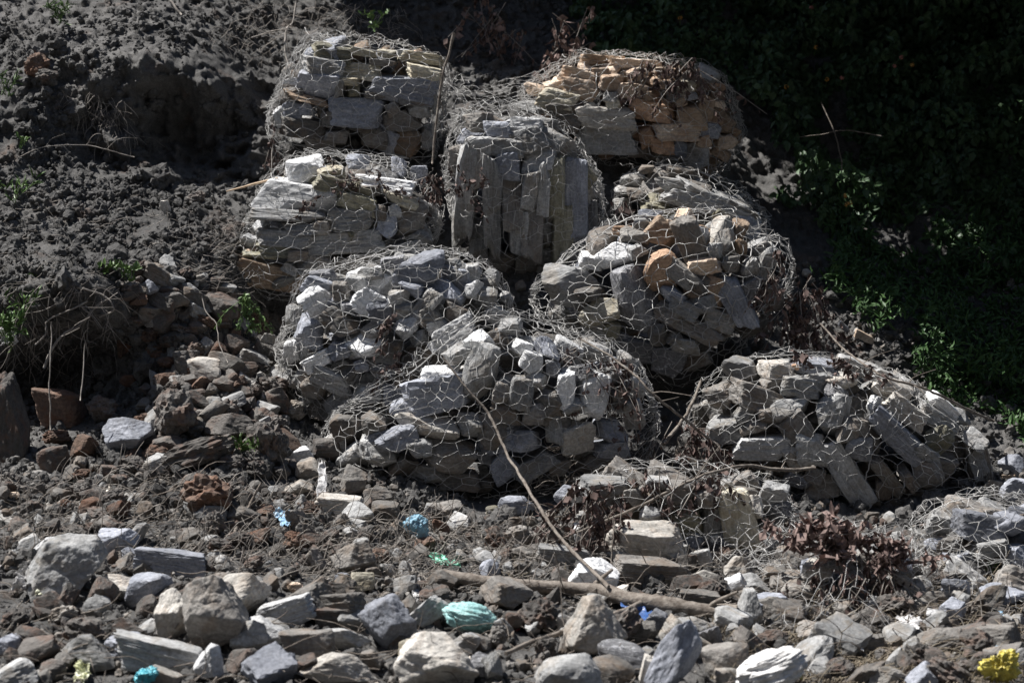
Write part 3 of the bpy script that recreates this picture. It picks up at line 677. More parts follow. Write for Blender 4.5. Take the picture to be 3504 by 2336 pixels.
E11, g11 = gabion('flattened gabion at the lower right under a drift of dead leaves, its netting torn open',
 [(2580,1920),(2680,1840),(2880,1810),(3060,1830),(3150,1900),(3190,2020),(3080,2120),(2880,2160),(2700,2160),(2590,2070)], -1.85, .42,
 """650,650,200,130,0,G;720,760,230,110,-10,G,r;590,800,200,130,0,P;830,850,130,170,30,G;1190,930,290,140,36,P,s;450,980,290,190,-20,B;1160,760,150,140,0,B;900,720,140,100,0,N;
 380,1100,240,150,0,B;660,1060,240,230,0,N;850,1100,260,230,10,G;1250,1080,200,150,15,B;560,920,170,130,0,G;800,960,150,120,20,N;1120,1000,160,130,0,G;300,830,150,110,10,N;1000,900,120,110,0,N""",
 (2500, 1550), 1.995, 'GBN', seed=14, p=2.3, nfill=16, wires=[[(2600,1900),(2750,1865),(2900,1855),(2990,1880)]],
 flaps=[([(2650,1960,-1.95),(2950,1970,-2.0),(3000,1860,-1.6),(2700,1860,-1.6)], 8, 3, .06), ([(2960,2010,-1.7),(3200,1970,-1.5),(3220,1830,-1.2),(3000,1800,-1.2)], 5, 4, .07)])
E12, g12 = gabion('shaded gabion cut by the right edge, slabs under a slack sheet of netting',
 [(3130,1790),(3250,1720),(3400,1690),(3560,1720),(3700,1800),(3700,2000),(3560,2080),(3350,2060),(3180,1980)], -1.3, .45,
 """1690,500,300,170,12,B;1780,640,220,100,-8,G;1960,760,250,230,0,B;1900,480,200,140,10,B;1480,800,190,130,10,N;1350,860,200,100,20,N;1550,900,180,170,0,B;1300,680,170,130,0,N;1700,850,170,130,0,N;
 1500,620,160,100,0,N;1980,420,150,120,0,B;1780,980,200,140,0,N""",
 (2500, 1550), 1.995, 'BGN', seed=15, p=2.6, nfill=26, wires=[[(3130,1780),(3260,1715),(3420,1690),(3560,1730)]])

# ---------------------------------------------------------------- loose boulders, each picked out by its own label
ZS = {'1': (0, 700, 2.138), '2': (0, 1300, 2.24), '3': (0, 1750, 2.613), '4': (850, 1650, 2.286), '5': (1650, 1550, 1.995), '6': (2500, 1550, 1.995), '7': (0, 0, 1.96), '8': (2600, 800, 2.24), 'm': (900, 820, 1.68)}
LOOSE = """3|590,490,660,520,-22|G|A|big rounded grey boulder lying in shade near the left edge
3|420,330,420,180,-22|W|A|white lit rock lying behind the big shaded boulder on the left
3|1880,940,560,680,25|N|A|large upright brown-faced boulder standing in the lower left
3|1560,930,330,420,20|P|A|pale muddy face of rock leaning against the brown upright boulder
3|2110,750,520,330,-22|P|A|pale smooth wedge of rock behind the brown upright boulder
3|1540,470,600,230,5|B|A|flat silvery grey slab lying under a pale crooked twig
3|1150,400,180,150,0|B|A|small broken silvery slab left of the flat silvery slab
3|1060,260,330,220,15|B|A|dark bluish slab crossed by thin sticks behind the shaded boulder
3|1080,690,320,220,10|P|A|mud coated block with a sloping top below the silvery slab
3|790,1250,480,260,8|G|A|layered grey rock at the bottom left with a crumpled wrapper on it
3|1400,1290,740,260,14|G|A|long grey rock with a notched top at the bottom left
3|1870,1350,280,330,10|W|A|bright white angular stone with a hollow at the bottom left
3|1460,1480,320,130,20|P|A|pale stone beside the turquoise bag at the bottom edge
3|2230,1130,330,330,15|G|A|grey boulder with a lit top right of the brown upright boulder
3|60,1210,220,200,0|B|A|blue-grey rock cut by the left edge of the view
3|560,920,270,160,-20|P|G|small pale stone sitting above the muddy hollow at the lower left
3|480,1420,220,180,0|M|A|dark muddy lump at the bottom left corner
3|1800,640,140,90,0|M|R|small dark stone on pale mud beside the pale wedge
2|1590,870,390,300,10|S|G|rust red and black burnt looking boulder on the mud at left
2|1520,850,220,190,0|M|G|charcoal grey cracked lump joined to the rust red boulder
2|1600,970,210,170,0|M|R|rounded brown stone just below the rust red boulder
2|1630,1110,190,200,0|M|G|grey crusted lump standing above the dark root hollow
2|1770,370,400,220,8|M|A|broad brown rock with a flat lit top on the left slope
2|2030,490,330,320,5|M|G|big rounded muddy boulder tucked at the foot of the left gabion
2|990,440,370,270,0|B|A|dark wet pyramid shaped rock on the left slope
2|1340,270,330,400,-5|M|A|tall layered muddy crag in the middle of the left slope
2|1500,560,620,190,-18|M|A|long crumbly ledge of layered muddy rock
2|450,220,350,300,0|S|A|large square rust brown boulder under the overhang at left
2|640,520,220,190,-10|S|A|blocky brown boulder with a reddish top right of the dark hollow
2|780,220,230,200,0|M|G|muddy lump with a reddish patch beside the square rust boulder
2|430,440,220,120,0|S|G|reddish stone wedged below the square rust brown boulder
2|400,600,210,180,0|M|R|grey rounded stone half in shade at the foot of the overhang
2|40,330,350,680,0|M|A|tall dark brown rock face at the left edge in deep shade
2|1740,40,200,130,5|M|A|brown blocky stone above the flat topped brown rock
2|2130,170,170,170,0|M|R|round muddy stone touching the netting of the sagging gabion
2|650,850,220,160,5|M|G|dark red-brown stone on the pale mud flat
2|490,960,120,90,0|S|G|small rusty stone on the pale mud flat
2|70,890,150,60,-5|K|R|small buff orange stone at the left edge of the mud flat
2|620,640,120,120,-30|N|A|ribbed dark stone leaning at the edge of the mud flat
1|1090,610,130,110,-30|B|A|blue-grey stone on the left slope above the orange brown one
1|1160,600,80,60,10|G|A|small grey cube stone touching the blue-grey one on the slope
1|1250,640,150,90,15|M|A|oblong muddy stone in the row across the left slope
1|1020,690,130,100,10|S|A|orange brown stone beside a green sprig on the left slope
1|1190,710,190,110,30|M|A|rounded brown stone below the oblong muddy stone
1|1190,860,170,190,0|M|A|upright muddy block crowned with clods on the left slope
1|1440,910,130,110,30|M|A|dark angular stone in the middle of the left slope
1|1400,1000,100,110,0|M|R|round dark pebble shaped stone above the blue can
1|1720,1050,170,170,20|M|A|grey faced stone left of the tall pale block
1|1590,1080,150,150,0|S|A|maroon brown block in the shade of its neighbours
1|1940,1080,190,240,-8|M|A|tall pale grey block beside the black cavity
1|1490,1200,260,150,10|P|R|large smooth oval brown stone on the left slope
1|1400,1220,110,60,20|S|G|orange chip of rock stuck to the smooth oval stone
1|1670,1280,160,140,15|M|A|angular grey brown stone right of the smooth oval one
1|1780,1210,190,120,5|M|A|dark lump under the tall pale block
1|1230,1150,140,90,0|S|G|reddish crumbling clod left of the blue can
1|1210,1290,160,130,-20|S|A|rusty grey boulder left of the smooth oval stone
1|940,1285,120,80,-5|S|R|small orange-red cobble in shade at the foot of the root bank
1|1610,750,240,200,0|M|A|big purple-brown block beside the hanging green plant
1|920,980,120,260,15|S|A|dark red-brown slab in shade under the roots
1|1430,1090,70,60,0|B|R|little blue-grey pebble right of the blue can
1|1220,1000,120,100,0|M|G|dark clod stone left of the round dark one
7|250,450,170,170,-10|S|G|rust orange clod high on the left mound
7|310,520,150,110,10|M|G|grey brown clod under the rust orange one
7|1110,1390,70,90,0|P|A|small pale angular stone at the foot of the dark cut face
7|1310,1330,130,100,0|M|G|dark round clod at the foot of the cut face
7|1950,480,110,90,-25|P|R|smooth pinkish stone left of the squared slab gabion
4|700,190,370,160,6|P|A|brown rock with a broad lit top below the sagging gabion
4|400,60,230,150,0|P|A|light topped grey stone above the broad lit brown rock
4|290,140,210,140,0|M|G|muddy round stone left of the broad lit brown rock
4|1080,230,210,160,0|N|A|rounded square brown stone under the central gabion
4|1030,110,190,150,-10|N|A|dark wedge of rock in shade under the central netting
4|370,290,150,160,0|N|A|dark stone with a pale blue rag draped beside it
4|1490,250,160,90,0|M|G|grey stone behind the larger blue bag
4|1500,360,150,110,30|S|A|red-brown slab leaning right of the larger blue bag
4|830,610,330,260,5|N|A|large rounded brown boulder with a ridged face above the debris
4|890,780,180,150,0|Y|A|small yellow-brown cube of rock
4|730,750,120,70,-5|B|A|small flat blue-grey stone left of the yellow-brown cube
4|640,870,230,190,0|M|A|dark muddy boulder under the small flat stone
4|370,820,130,80,15|K|G|small orange stone stuck in the mud
4|370,460,180,150,10|S|G|orange streaked stone lying in the debris
4|310,1010,430,190,-15|W|A|pale blue-white slab with a thin shadow across it
4|650,1050,270,130,5|M|A|rounded red-brown stone with a lit top
4|850,1090,130,120,15|M|A|dark stone at the edge of the big tilted slab
4|1080,1110,430,400,32|B|A|big flat blue-grey slab tilted beside the turquoise sack
4|760,1230,360,180,15|G|A|dark sided stone with a banded edge left of the tilted slab
4|460,1280,380,250,0|N|A|dark grey block in the bottom row left of centre
4|130,1190,260,220,0|W|A|white crusted boulder in the bottom row
4|670,1460,620,240,5|P|A|wide cream grey boulder in the bottom row
4|1480,1400,600,420,12|P|A|massive two faced buff boulder at the bottom centre
4|1330,1370,260,300,-20|Y|A|hollowed pale cream face of rock beside the massive buff boulder
4|1700,1260,200,150,10|G|A|grey stone right behind the massive buff boulder
4|1850,1460,230,220,15|C|A|mottled blue-grey stone right of the massive buff boulder
4|1890,690,120,150,35|B|R|smooth grey egg shaped stone by the log
4|960,1390,170,150,10|N|A|dark flat stone under the big tilted slab
4|280,1440,170,180,-10|B|A|bluish angular stone left of the wide cream boulder
4|1500,1050,80,120,20|P|A|small white stone at the end of the turquoise sack
4|1990,1130,120,140,-20|G|A|upright grey stone right of the turquoise sack
5|1110,620,470,270,8|P|A|big brown block with a shiny lit top under the burst gabion
5|1390,520,220,260,-15|O|A|orange edged olive block leaning beside the big brown one
5|1560,520,110,310,4|G|A|upright rounded grey pillar stone under the burst gabion
5|1580,620,50,130,4|W|A|thin pale splinter of stone in front of the grey pillar
5|1150,820,460,170,8|N|A|long dark rounded stone above the fallen log
5|1500,870,200,150,10|P|A|dark grey stone with a white flash right of the long dark one
5|1470,720,170,110,-20|G|A|flat angular grey stone under the olive block
5|1600,710,130,60,5|N|A|thin brown slab squeezed under the pillar stone
5|1660,620,160,150,0|B|A|blue stone with a bright tip between pillar and gabion
5|1720,920,190,200,20|W|A|broken white and brown rock below the torn netting
5|1430,620,170,110,-25|B|A|bluish slab under the big brown block
5|560,710,360,130,8|G|A|broad flat grey block left of the leaning branch
5|760,840,300,220,12|W|A|bright white flat stone crossed by the leaning branch
5|250,570,220,150,0|N|G|rounded dark stone in the dry leaves
5|240,360,240,130,0|B|R|smooth dark blue-grey stone under the central gabion
5|80,390,100,60,0|O|R|small olive pebble beside the smooth dark stone
5|700,570,170,160,10|W|A|sharp white tipped rock left of the big brown block
5|550,530,140,90,0|N|A|brown grey stone behind the leaning branch
5|750,1190,400,400,-10|P|A|large pale boulder with blotchy white patches under the log
5|960,1400,330,210,10|C|R|dark rounded rock under the large blotchy boulder
5|600,1530,430,280,5|G|R|smooth light grey domed boulder at the bottom edge
5|1310,1400,260,520,32|B|A|long blue-grey slab standing aslant at the bottom
5|1400,1300,370,190,38|P|A|buff rectangular block tilted down to the right
5|1560,1260,150,190,-20|C|A|folded dark grey rock beside the tilted buff block
5|1100,1220,160,160,0|N|A|striped brown rock below the blue plastic scrap
5|50,790,130,110,-35|B|R|smooth grey stone at the left end of the thick log
5|1680,1520,180,120,0|P|R|pale rounded stone left of the white sack
5|1190,1140,160,160,25|B|A|small wedge behind the long slanting blue-grey slab
5|60,1480,140,220,0|G|A|mottled grey stone at the bottom beside the muddy puddle
5|1490,1000,260,110,5|N|A|shaded slab right under the thick log
5|1130,1500,90,220,10|P|A|narrow pale splinter at the bottom left of the slanting slab
5|1950,1060,240,180,0|B|A|dark blue-grey block below the torn netting
5|1830,1080,160,260,0|G|A|tall grey stone beside the hanging torn netting
5|430,1330,150,160,0|M|G|muddy lump above the domed boulder
5|110,1250,130,160,0|N|G|brown lump left of the thin curved branch
6|1690,60,150,340,-14|N|A|long dark slab standing at the right end of the big right gabion
6|1920,90,170,160,35|B|A|tilted pale slab behind the right gabion
6|1950,240,200,140,5|B|A|blue-grey layered block at the right edge
6|1790,230,130,100,0|N|A|dark block left of the blue-grey layered one
6|1900,160,90,30,0|K|A|small orange chip on the blue-grey layered block
6|1540,940,200,180,0|B|A|square dark block below the right gabion
6|1420,990,200,120,0|N|A|dark flat stone beside the square dark block
6|1520,1090,190,180,20|B|A|blue boulder among hanging dead grass at the right
6|1060,1540,250,170,-10|P|A|folded pale rock at the bottom edge right of the sack
6|1390,1110,100,110,-20|W|A|small striped white stone beside the small blue scrap
6|1560,1330,120,100,0|N|A|brown stone among dead grass near the yellow bag
6|1960,1400,120,150,20|G|A|grey stone at the right edge above the yellow bag
6|1600,1480,260,130,0|M|G|muddy rock under the yellow bag
6|880,1330,320,120,-8|N|A|shaded ledge of rock in the lower right hollow
8|360,300,70,60,0|P|R|small pale stone on the bare slope right of the widest gabion
8|800,790,160,60,25|K|A|reddish slab lying on the bare slope below the grass
8|690,510,40,30,0|W|A|tiny white stone on the bare slope below the grass
8|640,710,90,40,40|B|A|bluish sliver on the bare slope below the grass
m|30,640,110,190,-5|G|A|flat faced grey slab beside the black cavity
m|70,920,140,120,-20|M|R|round pitted stone left of the central netting
m|180,980,110,110,0|P|G|pale holed rock touching the sagging gabion
m|200,1240,170,70,-20|W|A|white layered stone at the foot of the sagging gabion
m|260,1330,130,130,0|P|R|light round stone beside the white rag
m|370,1210,150,130,0|M|R|round dark stone under the sagging flank of netting
m|60,1190,170,240,0|M|G|tall muddy boulder left of the white layered stone
m|520,1390,130,160,10|N|A|dark shaded stone under the lower left of the central gabion
m|670,1480,170,110,0|N|A|brown flat stone in front of the central gabion
m|1480,260,60,60,0|N|A|small brown stone in the dark gap between the two gabions"""
SH = {'A': 'block', 'G': 'clod', 'R': 'round'}
LR = random.Random(5); rock_spots = []
for ln in LOOSE.split('\n'):
    z, geo, mat, shp, lab = ln.split('|'); x, y, ww, hh, rot = [float(v) for v in geo.split(',')]
    ox, oy, sc = ZS[z]; px, py = ox + x / sc, oy + y / sc; wp, hp = ww / sc, hh / sc
    D = gD(px, min(2330 + 200, py + hp * .38)); D -= .02
    # loose stones spilled in front of the baskets lie clear of them
    kk = (L0 + D) / L0 / 500; wd, ht = wp * kk, hp * kk
    dep = min(max(wd, ht), 1.3 * min(wd, ht)) * LR.uniform(.75, .95)
    D -= dep * .22; kk = (L0 + D) / L0 / 500
    shape = SH[shp]; bigr = max(wp, hp) > 110
    if shape == 'block':
        if 'crumbly' in lab or 'crag' in lab: shape = 'clod'
        elif 'boulder' not in lab and max(wd, ht) > (2.0 if z not in '12' else 3.0) * min(wd, ht): shape = 'slab'
        elif (z in '123' and 'square' not in lab and 'rock face' not in lab) or 'block' not in lab and 'cube' not in lab and 'square' not in lab: shape = 'rough'
        if bigr and shape != 'clod': shape = 'big' + shape
    o = put_rock('boulder' if max(wp, hp) > 130 else 'stone', P(px, py, D), (wd * 1.12, dep, ht * 1.12), rot, mat, shape, None, LR, .12)
    tag(o, lab, 'boulder' if max(wp, hp) > 130 else 'stone', 'loose stones lying on the bank')
    rock_spots.append((px, py, max(wp, hp)))

# smaller loose stones that nothing tells apart, by where they lie
ZN = [('clods of the left slope', 'small stones of the left slope', [(420,940),(560,900),(820,1000),(980,1150),(1000,1620),(430,1590),(520,1250)], 760, 'MMMMSMNG', (30, 95)),
      ('bottom rubble', 'small stones of the bottom rubble', [(350,1960),(1200,1990),(2500,2000),(2560,2330),(0,2330),(0,2130)], 230, 'GNBMMMGMN', (40, 150)),
      ('debris flat', 'small stones of the debris flat', [(0,1640),(420,1570),(1200,1720),(2000,1790),(1900,1980),(0,1950)], 460, 'MMNGSMM', (20, 88)),
      ('lower right litter', 'small stones of the lower right', [(2500,1980),(3100,2000),(3500,1850),(3500,2330),(2560,2330)], 300, 'NBMMNMG', (42, 150)),
      ('spill heap', 'stones under the burst gabion', [(1880,1720),(2650,1880),(2750,2100),(1880,2050)], 150, 'GNBPWN', (38, 110)),
      ('gap', 'small stones of the lower right', [(2620,1770),(3150,1770),(3250,1900),(2700,1900)], 60, 'NBGM', (30, 70)),
      ('bare slope', 'small stones of the bare slope', [(2720,950),(2850,1000),(3150,1290),(3500,1540),(3500,1700),(3300,1500),(2900,1260)], 30, 'NMG', (10, 30))]
LM = [('the rust red boulder',720,1660),('the flat silvery slab',610,1950),('the big shaded boulder at left',230,1930),('the brown upright boulder',720,2110),('the blue crumpled bag',1425,1800),('the sky blue rag',965,1780),
      ('the turquoise sack',1608,2112),('the big tilted blue-grey slab',1320,2130),('the yellow-brown cube stone',1240,1990),('the wide cream boulder',1145,2290),('the massive buff boulder',1490,2260),('the mint green film',1500,1900),
      ('the thick log',2150,2050),('the royal blue sheet',2190,2110),('the big brown block',2205,1860),('the torn netting',2600,1900),('the white sack',2650,2290),('the yellow bag',3420,2290),('the hanging grey cloth',2920,2180),
      ('the dead leaf drift',2880,1850),('the tilted buff block',2350,2200),('the domed grey boulder',1950,2310),('the white hollow stone',715,2265),('the round dark pebble',650,1170),('the oval brown stone',700,1260),('the blue can',630,1213),
      ('the pyramid shaped rock',440,1500),('the smooth crooked root',360,1700),('the foot of the root bank',430,1310),('the tall pale grey block',905,1205),('the green hanging plant',835,1010),('the pale silt patch',60,1770),('the flat topped brown rock',790,1465),
      ('the notched grey rock',535,2240),('the left edge of the view',0,2200),('the right edge of the view',3500,2150),('the reddish slab on the bare slope',2960,1150),('the crown of the right gabion',3000,1250),('the tall pale pillar stone',2430,1810),
      ('the pale wedge of rock',810,2030),('the layered rock with the wrapper',300,2230),('the small blue scrap',3415,2095),('the square dark block',3270,2020),('the white split stone',2030,1970),('the root hollow',650,1860),('the twisted white rag',1100,1650),('the broad lit brown rock',1155,1730)]
CN = {'M': 'muddy', 'S': 'rusty brown', 'G': 'grey', 'N': 'brown-grey', 'B': 'bluish', 'P': 'buff', 'W': 'pale'}
used_labels = set()
def describe(px, py, mat, shape, sz):
    for n, lx, ly in sorted(LM, key=lambda l: (l[1] - px) ** 2 + (l[2] - py) ** 2):
        dx, dy = px - lx, py - ly
        where = ('right of' if dx > 0 else 'left of') if abs(dx) > abs(dy) * 1.3 else ('below' if dy > 0 else 'above')
        far = 'just ' if math.hypot(dx, dy) < 75 else ''
        size = 'tiny' if sz < 24 else 'small' if sz < 45 else 'medium sized'
        form = {'slab': 'flat', 'clod': 'crumbly', 'round': 'rounded', 'block': 'blocky', 'rough': 'jagged'}[shape]
        t = f'{size} {form} {CN[mat]} stone {far}{where} {n}'
        if len(t.split()) <= 16 and t not in used_labels:
            used_labels.add(t); return t
def inside(p, poly):
    x, y = p; c = False
    for i in range(len(poly)):
        x1, y1 = poly[i]; x2, y2 = poly[i - 1]
        if (y1 > y) != (y2 > y) and x < (x2 - x1) * (y - y1) / (y2 - y1 + 1e-9) + x1: c = not c
    return c
def sample(poly, rnd):
    xs = [p[0] for p in poly]; ys = [p[1] for p in poly]
    while True:
        p = (rnd.uniform(min(xs), max(xs)), rnd.uniform(min(ys), max(ys)))
        if inside(p, poly): return p
cand = []; rock_spots += [(x, y, r / .34) for x, y, r in ((2640,2290,100),(1560,1975,30),(1640,1985,32),(1720,1995,32),(1800,2005,34),(1880,2012,34),(1960,2016,34),(2060,2020,36),(2150,2045,36),(2230,2058,36),(2300,2070,36),(2400,2085,36),(2480,2095,30),(1900,2160,30),(2020,2120,30),(1800,2215,30),(2560,2310,60),(3425,2285,50),(2190,2110,50),(2920,2180,40),(3110,2135,40),(1500,1900,40),(1608,2112,80),(1425,1800,40),(965,1780,30),(3395,2220,35),(498,2310,35),(285,2300,35),(90,1980,45))]
for lab, grp, poly, n, mats, (s0, s1) in ZN:
    for i in range(n):
        px, py = sample(poly, LR); sz = s0 + (s1 - s0) * LR.random() ** 1.5
        if any(abs(px - a) < c * .34 and abs(py - b) < c * .30 for a, b, c in rock_spots): continue
        mt = LR.choice(mats); sh = LR.choice(('rough', 'slab', 'rough', 'round', 'rough', 'block', 'slab') if mt not in 'MS' else ('clod', 'clod', 'rough'))
        cand.append((sz, px, py, mt, sh, grp)); rock_spots.append((px, py, sz))
cand.sort(reverse=True, key=lambda c: c[0] * (1.5 if c[2] < 1950 and c[1] < 1900 else 1)); big_, small = cand[:185], cand[185:]
for sz, px, py, mt, sh, grp in big_:
    D = gD(px, py + sz * .3) - .02; kk = (L0 + D) / L0 / 500; s = sz * kk
    o = put_rock('stone', P(px, py, D), (s * LR.uniform(1, 1.4), s, s * LR.uniform(.5, .9)), LR.uniform(-40, 40), mt, sh, None, LR, .5)
    tag(o, describe(px, py, mt, sh, sz), 'stone', grp)
def rubble(name, items, mat, label, seed):
    rng = np.random.default_rng(seed); a = Acc(); shapes = []
    for i in range(8):
        me = polytope(700 + i + seed, 3, 'rough'); v = np.empty(len(me.vertices) * 3, np.float32); me.vertices.foreach_get('co', v); shapes.append(v.reshape(-1, 3)); bpy.data.meshes.remove(me)
    rot = rand_rot(len(items), rng)
    for (sz, px, py, *_), rm in zip(items, rot):
        D = gD(px, py + sz * .3) - .01; s = sz * (L0 + D) / L0 / 500
        a.add((shapes[int(rng.integers(8))] * [s * 1.25, s, s * .8]) @ rm.T + P(px, py, D), IC[3][1])
    tag(a.build(name, RM[mat], None, False), label, 'rubble', None, 'stuff')

# ---------------------------------------------------------------- clods and crumbs of earth, grit
def lumps(level, n, seed):
    V, F = IC[level]; out = []
    for i in range(n):
        o = i * 5.3 + seed; p = V * (1 + .38 * fbm(V * 1.7 + o, 2, 1) + .16 * fbm(V * 5 + o, 2, 2))[:, None] * np.array([1, 1, .75]); out.append((p, F))
    return out
def rand_rot(n, rng):
    q = rng.normal(0, 1, (n, 4)); q /= np.linalg.norm(q, axis=1)[:, None]; a, b, c, d = q.T
    return np.stack([np.stack([1-2*(c*c+d*d), 2*(b*c-a*d), 2*(b*d+a*c)], 1), np.stack([2*(b*c+a*d), 1-2*(b*b+d*d), 2*(c*d-a*b)], 1), np.stack([2*(b*d-a*c), 2*(c*d+a*b), 1-2*(b*b+c*c)], 1)], 1)
Vbank = posd.reshape(*XX.shape, 3)
def bank_points(n, weight, seed):
    """random points on the bank sheet with a weight function of (px,py)"""
    rng = np.random.default_rng(seed); kk = (L0 + D0) / L0 / 500
    PX = 1752 + XX / kk; PY = 1168 - QQ / kk
    ok = (PX > -500) & (PX < 4000) & (PY > -400) & (PY < 2500)
    wgt = np.where(ok, weight(PX, PY), 0)
    area = np.gradient(gx)[:, None] * np.gradient(gq)[None]; wgt = (wgt * area).ravel(); c = np.cumsum(wgt); c /= c[-1]
    ix = np.searchsorted(c, rng.random(n)); q = Vbank.reshape(-1, 3)[ix]
    return q + rng.normal(0, .007, q.shape), PX.ravel()[ix], PY.ravel()[ix], ix
def scatter(name, mat, n, size, weight, level, seed, label, cat, sink=.2):
    rng = np.random.default_rng(seed); q, px, py, ix = bank_points(n, weight, seed)
    lib = lumps(level, 7, seed); rot = rand_rot(n, rng); sz = size[0] * (size[1] / size[0]) ** (rng.random(n) ** 1.8)
    a = Acc(); which = rng.integers(0, 7, n)
    for i, (V, F) in enumerate(lib):
        m = which == i; k_ = m.sum()
        if not k_: continue
        W = np.einsum('nij,vj->nvi', rot[m], V) * sz[m][:, None, None] + (q[m] - FW * (sz[m] * sink)[:, None])[:, None]
        FF = F[None] + (np.arange(k_) * len(V))[:, None, None]; a.add(W.reshape(-1, 3), FF.reshape(-1, 3))
    o = a.build(name, mat, None, False); tag(o, label, cat, None, 'stuff'); return o
rubble('rubble', small[0::3], 'N', 'small brown grey rubble filling in between the boulders', 1)
rubble('rubble', small[1::3], 'G', 'small grey rubble filling in between the boulders', 2)
rubble('rubble', small[2::3], 'M', 'small muddy rubble filling in between the boulders', 3)
def gauss(PX, PY, x, y, sx, sy): return np.exp(-((PX - x) / sx) ** 2 - ((PY - y) / sy) ** 2)
def w_left(PX, PY):
    f = np.clip(1.2 - (((PX - 600) / 360) ** 4 + ((PY - 400) / 225) ** 4), 0, 1)
    nn = (fbm(np.stack([PX.ravel() / 130, PY.ravel() / 130, PX.ravel() * 0], 1), 3, 3).reshape(PX.shape)) * .9 + .7
    return ((PX < 1080) & (PY < 1620)) * (1 - .5 * f) * np.clip(nn, .05, 2) * (1 - .6 * (PY < 620)) + .12 * (PY < 1000) * (PX >= 1080) * (PX < 1950)
def w_low(PX, PY):
    nn = fbm(np.stack([PX.ravel() / 160, PY.ravel() / 100, PX.ravel() * 0 + 4], 1), 3, 6).reshape(PX.shape) * 1.0 + .45
    return (PY > 1560) * np.clip(nn, .03, 2) + .15 * (PX > 2600) * (PY > 900)
scatter('earth_clods', SOIL, 9000, (.010, .045), w_left, 2, 41, 'crumbly grey clods covering the left slope', 'clods')
scatter('earth_crumbs', SOIL, 16000, (.006, .017), w_left, 1, 42, 'fine crumbs of dry grey soil on the left slope', 'soil crumbs')
scatter('gravel', RM['P'], 9000, (.005, .020), w_low, 1, 43, 'small gravel and chips in the mud along the bottom', 'gravel')
scatter('rock_chips', RM['N'], 1500, (.015, .045), w_low, 2, 45, 'broken chips of rock strewn between the lower boulders', 'rock chips')
scatter('mud_chunks', SOIL, 900, (.03, .085), w_low, 3, 46, 'large chunks of dried mud lying over and between the lower rocks', 'mud', .0)
scatter('earth_chunks', SOIL, 260, (.035, .10), w_left, 3, 47, 'big clods broken from the left bank', 'clods', .1)
scatter('mud_lumps', SOIL, 15000, (.008, .045), w_low, 2, 44, 'lumps of pale grey mud between the lower rocks', 'mud')

# ---------------------------------------------------------------- branches and sticks
def stick(name, label, cat, path, r0, r1, mat, wob=.12, n=8, knots=True, group=None, twigs=0, seed=1, ground=False, jit=.006, lift=.03, on=None):
    rng = np.random.default_rng(seed)
    pts = [P(p[0], p[1], min(p[2], gD(p[0], p[1]) - max(r0, r1) - lift)) for p in path]
    if on is not None:
        for i, p_ in enumerate(path):
            h, _ = on.hit(p_[0], p_[1])
            if h is not None and np.dot(h - CEN, FW) - .13 < np.dot(pts[i] - CEN, FW): pts[i] = P(p_[0], p_[1], float(np.dot(h - CEN, FW)) - .13)
    L = sum(np.linalg.norm(np.array(a) - b) for a, b in zip(pts[1:], pts[:-1])); m = max(8, int(L / .035))
    s = spline(pts, m); s[1:-1] += np.cumsum(rng.normal(0, jit * .5, (m, 3)), 0)[1:-1] * np.sin(np.linspace(0, math.pi, m))[1:-1, None]
    rad = np.linspace(r0, r1, m) * (1 + .16 * fbm(s * 9, 2, seed))
    V, F, C = tube_vf(s, rad, n, seed, wob)
    V = V.tolist(); faces = [tuple(int(i) for i in f) for f in F] + [tuple(int(i) for i in f) for f in C]
    me = bpy.data.meshes.new(name); me.from_pydata([tuple(v) for v in V], [], faces); me.materials.append(mat)
    for p_ in me.polygons: p_.use_smooth = len(p_.vertices) == 4
    o = bpy.data.objects.new(name, me); COL.objects.link(o); tag(o, label, cat, group)
    for i in range(twigs):
        t = int(rng.uniform(.15, .95) * (m - 1)); b = s[t]; d = s[min(t + 1, m - 1)] - s[max(t - 1, 0)]; d /= np.linalg.norm(d)
        sd = rng.normal(0, 1, 3); sd -= d * sd.dot(d); sd /= np.linalg.norm(sd); ln = rng.uniform(.06, .22)
        q = spline([b, b + (d * .6 + sd) * ln * .5, b + (d * .9 + sd * 1.1 + rng.normal(0, .2, 3)) * ln], 6)
        a = Acc(); a.tube(q, np.linspace(rad[t] * .5, rad[t] * .2, 6), 5); a.build('twig', mat, o, True)
    return s
stick('branch', 'long bare branch leaning from the central gabion down to the log', 'branch', [(1510,1215,-.98),(1600,1330,-1.05),(1690,1440,-1.1),(1760,1580,-1.3),(1840,1720,-1.75),(1930,1850,-2.05),(2082,2006,-2.5)], .007, .0115, BARK, seed=2, on=E8)
s_ = stick('log', 'thick crooked log lying across the rubble right of centre', 'log', [(1500,1965,-1.95),(1640,1985,-2.0),(1800,2005,-2.05),(1950,2015,-2.1),(2060,2020,-2.12),(2150,2045,-2.15),(2290,2070,-2.15),(2400,2085,-2.1),(2520,2100,-2.05)], .034, .050, BARK, .07, 14, seed=3, twigs=3, jit=.004, lift=.19)
stick('branch', 'curved slim branch resting on the thick log, pointing down left', 'branch', [(1730,2235,-2.45),(1850,2180,-2.4),(1990,2130,-2.35),(2110,2090,-2.3),(2250,2038,-2.25)], .011, .017, BARK, seed=4, lift=.24)
stick('stick', 'mud caked stick running into the left end of the log', 'stick', [(1080,1815,-1.5),(1200,1865,-1.6),(1300,1910,-1.75),(1400,1960,-1.9),(1480,2015,-2.0)], .010, .013, TWIG, seed=5)
stick('stick', 'paler stick just above the mud caked one', 'stick', [(1270,1880,-1.75),(1380,1930,-1.8),(1440,1970,-1.95),(1490,2020,-2.1)], .014, .009, TWIG, seed=6)
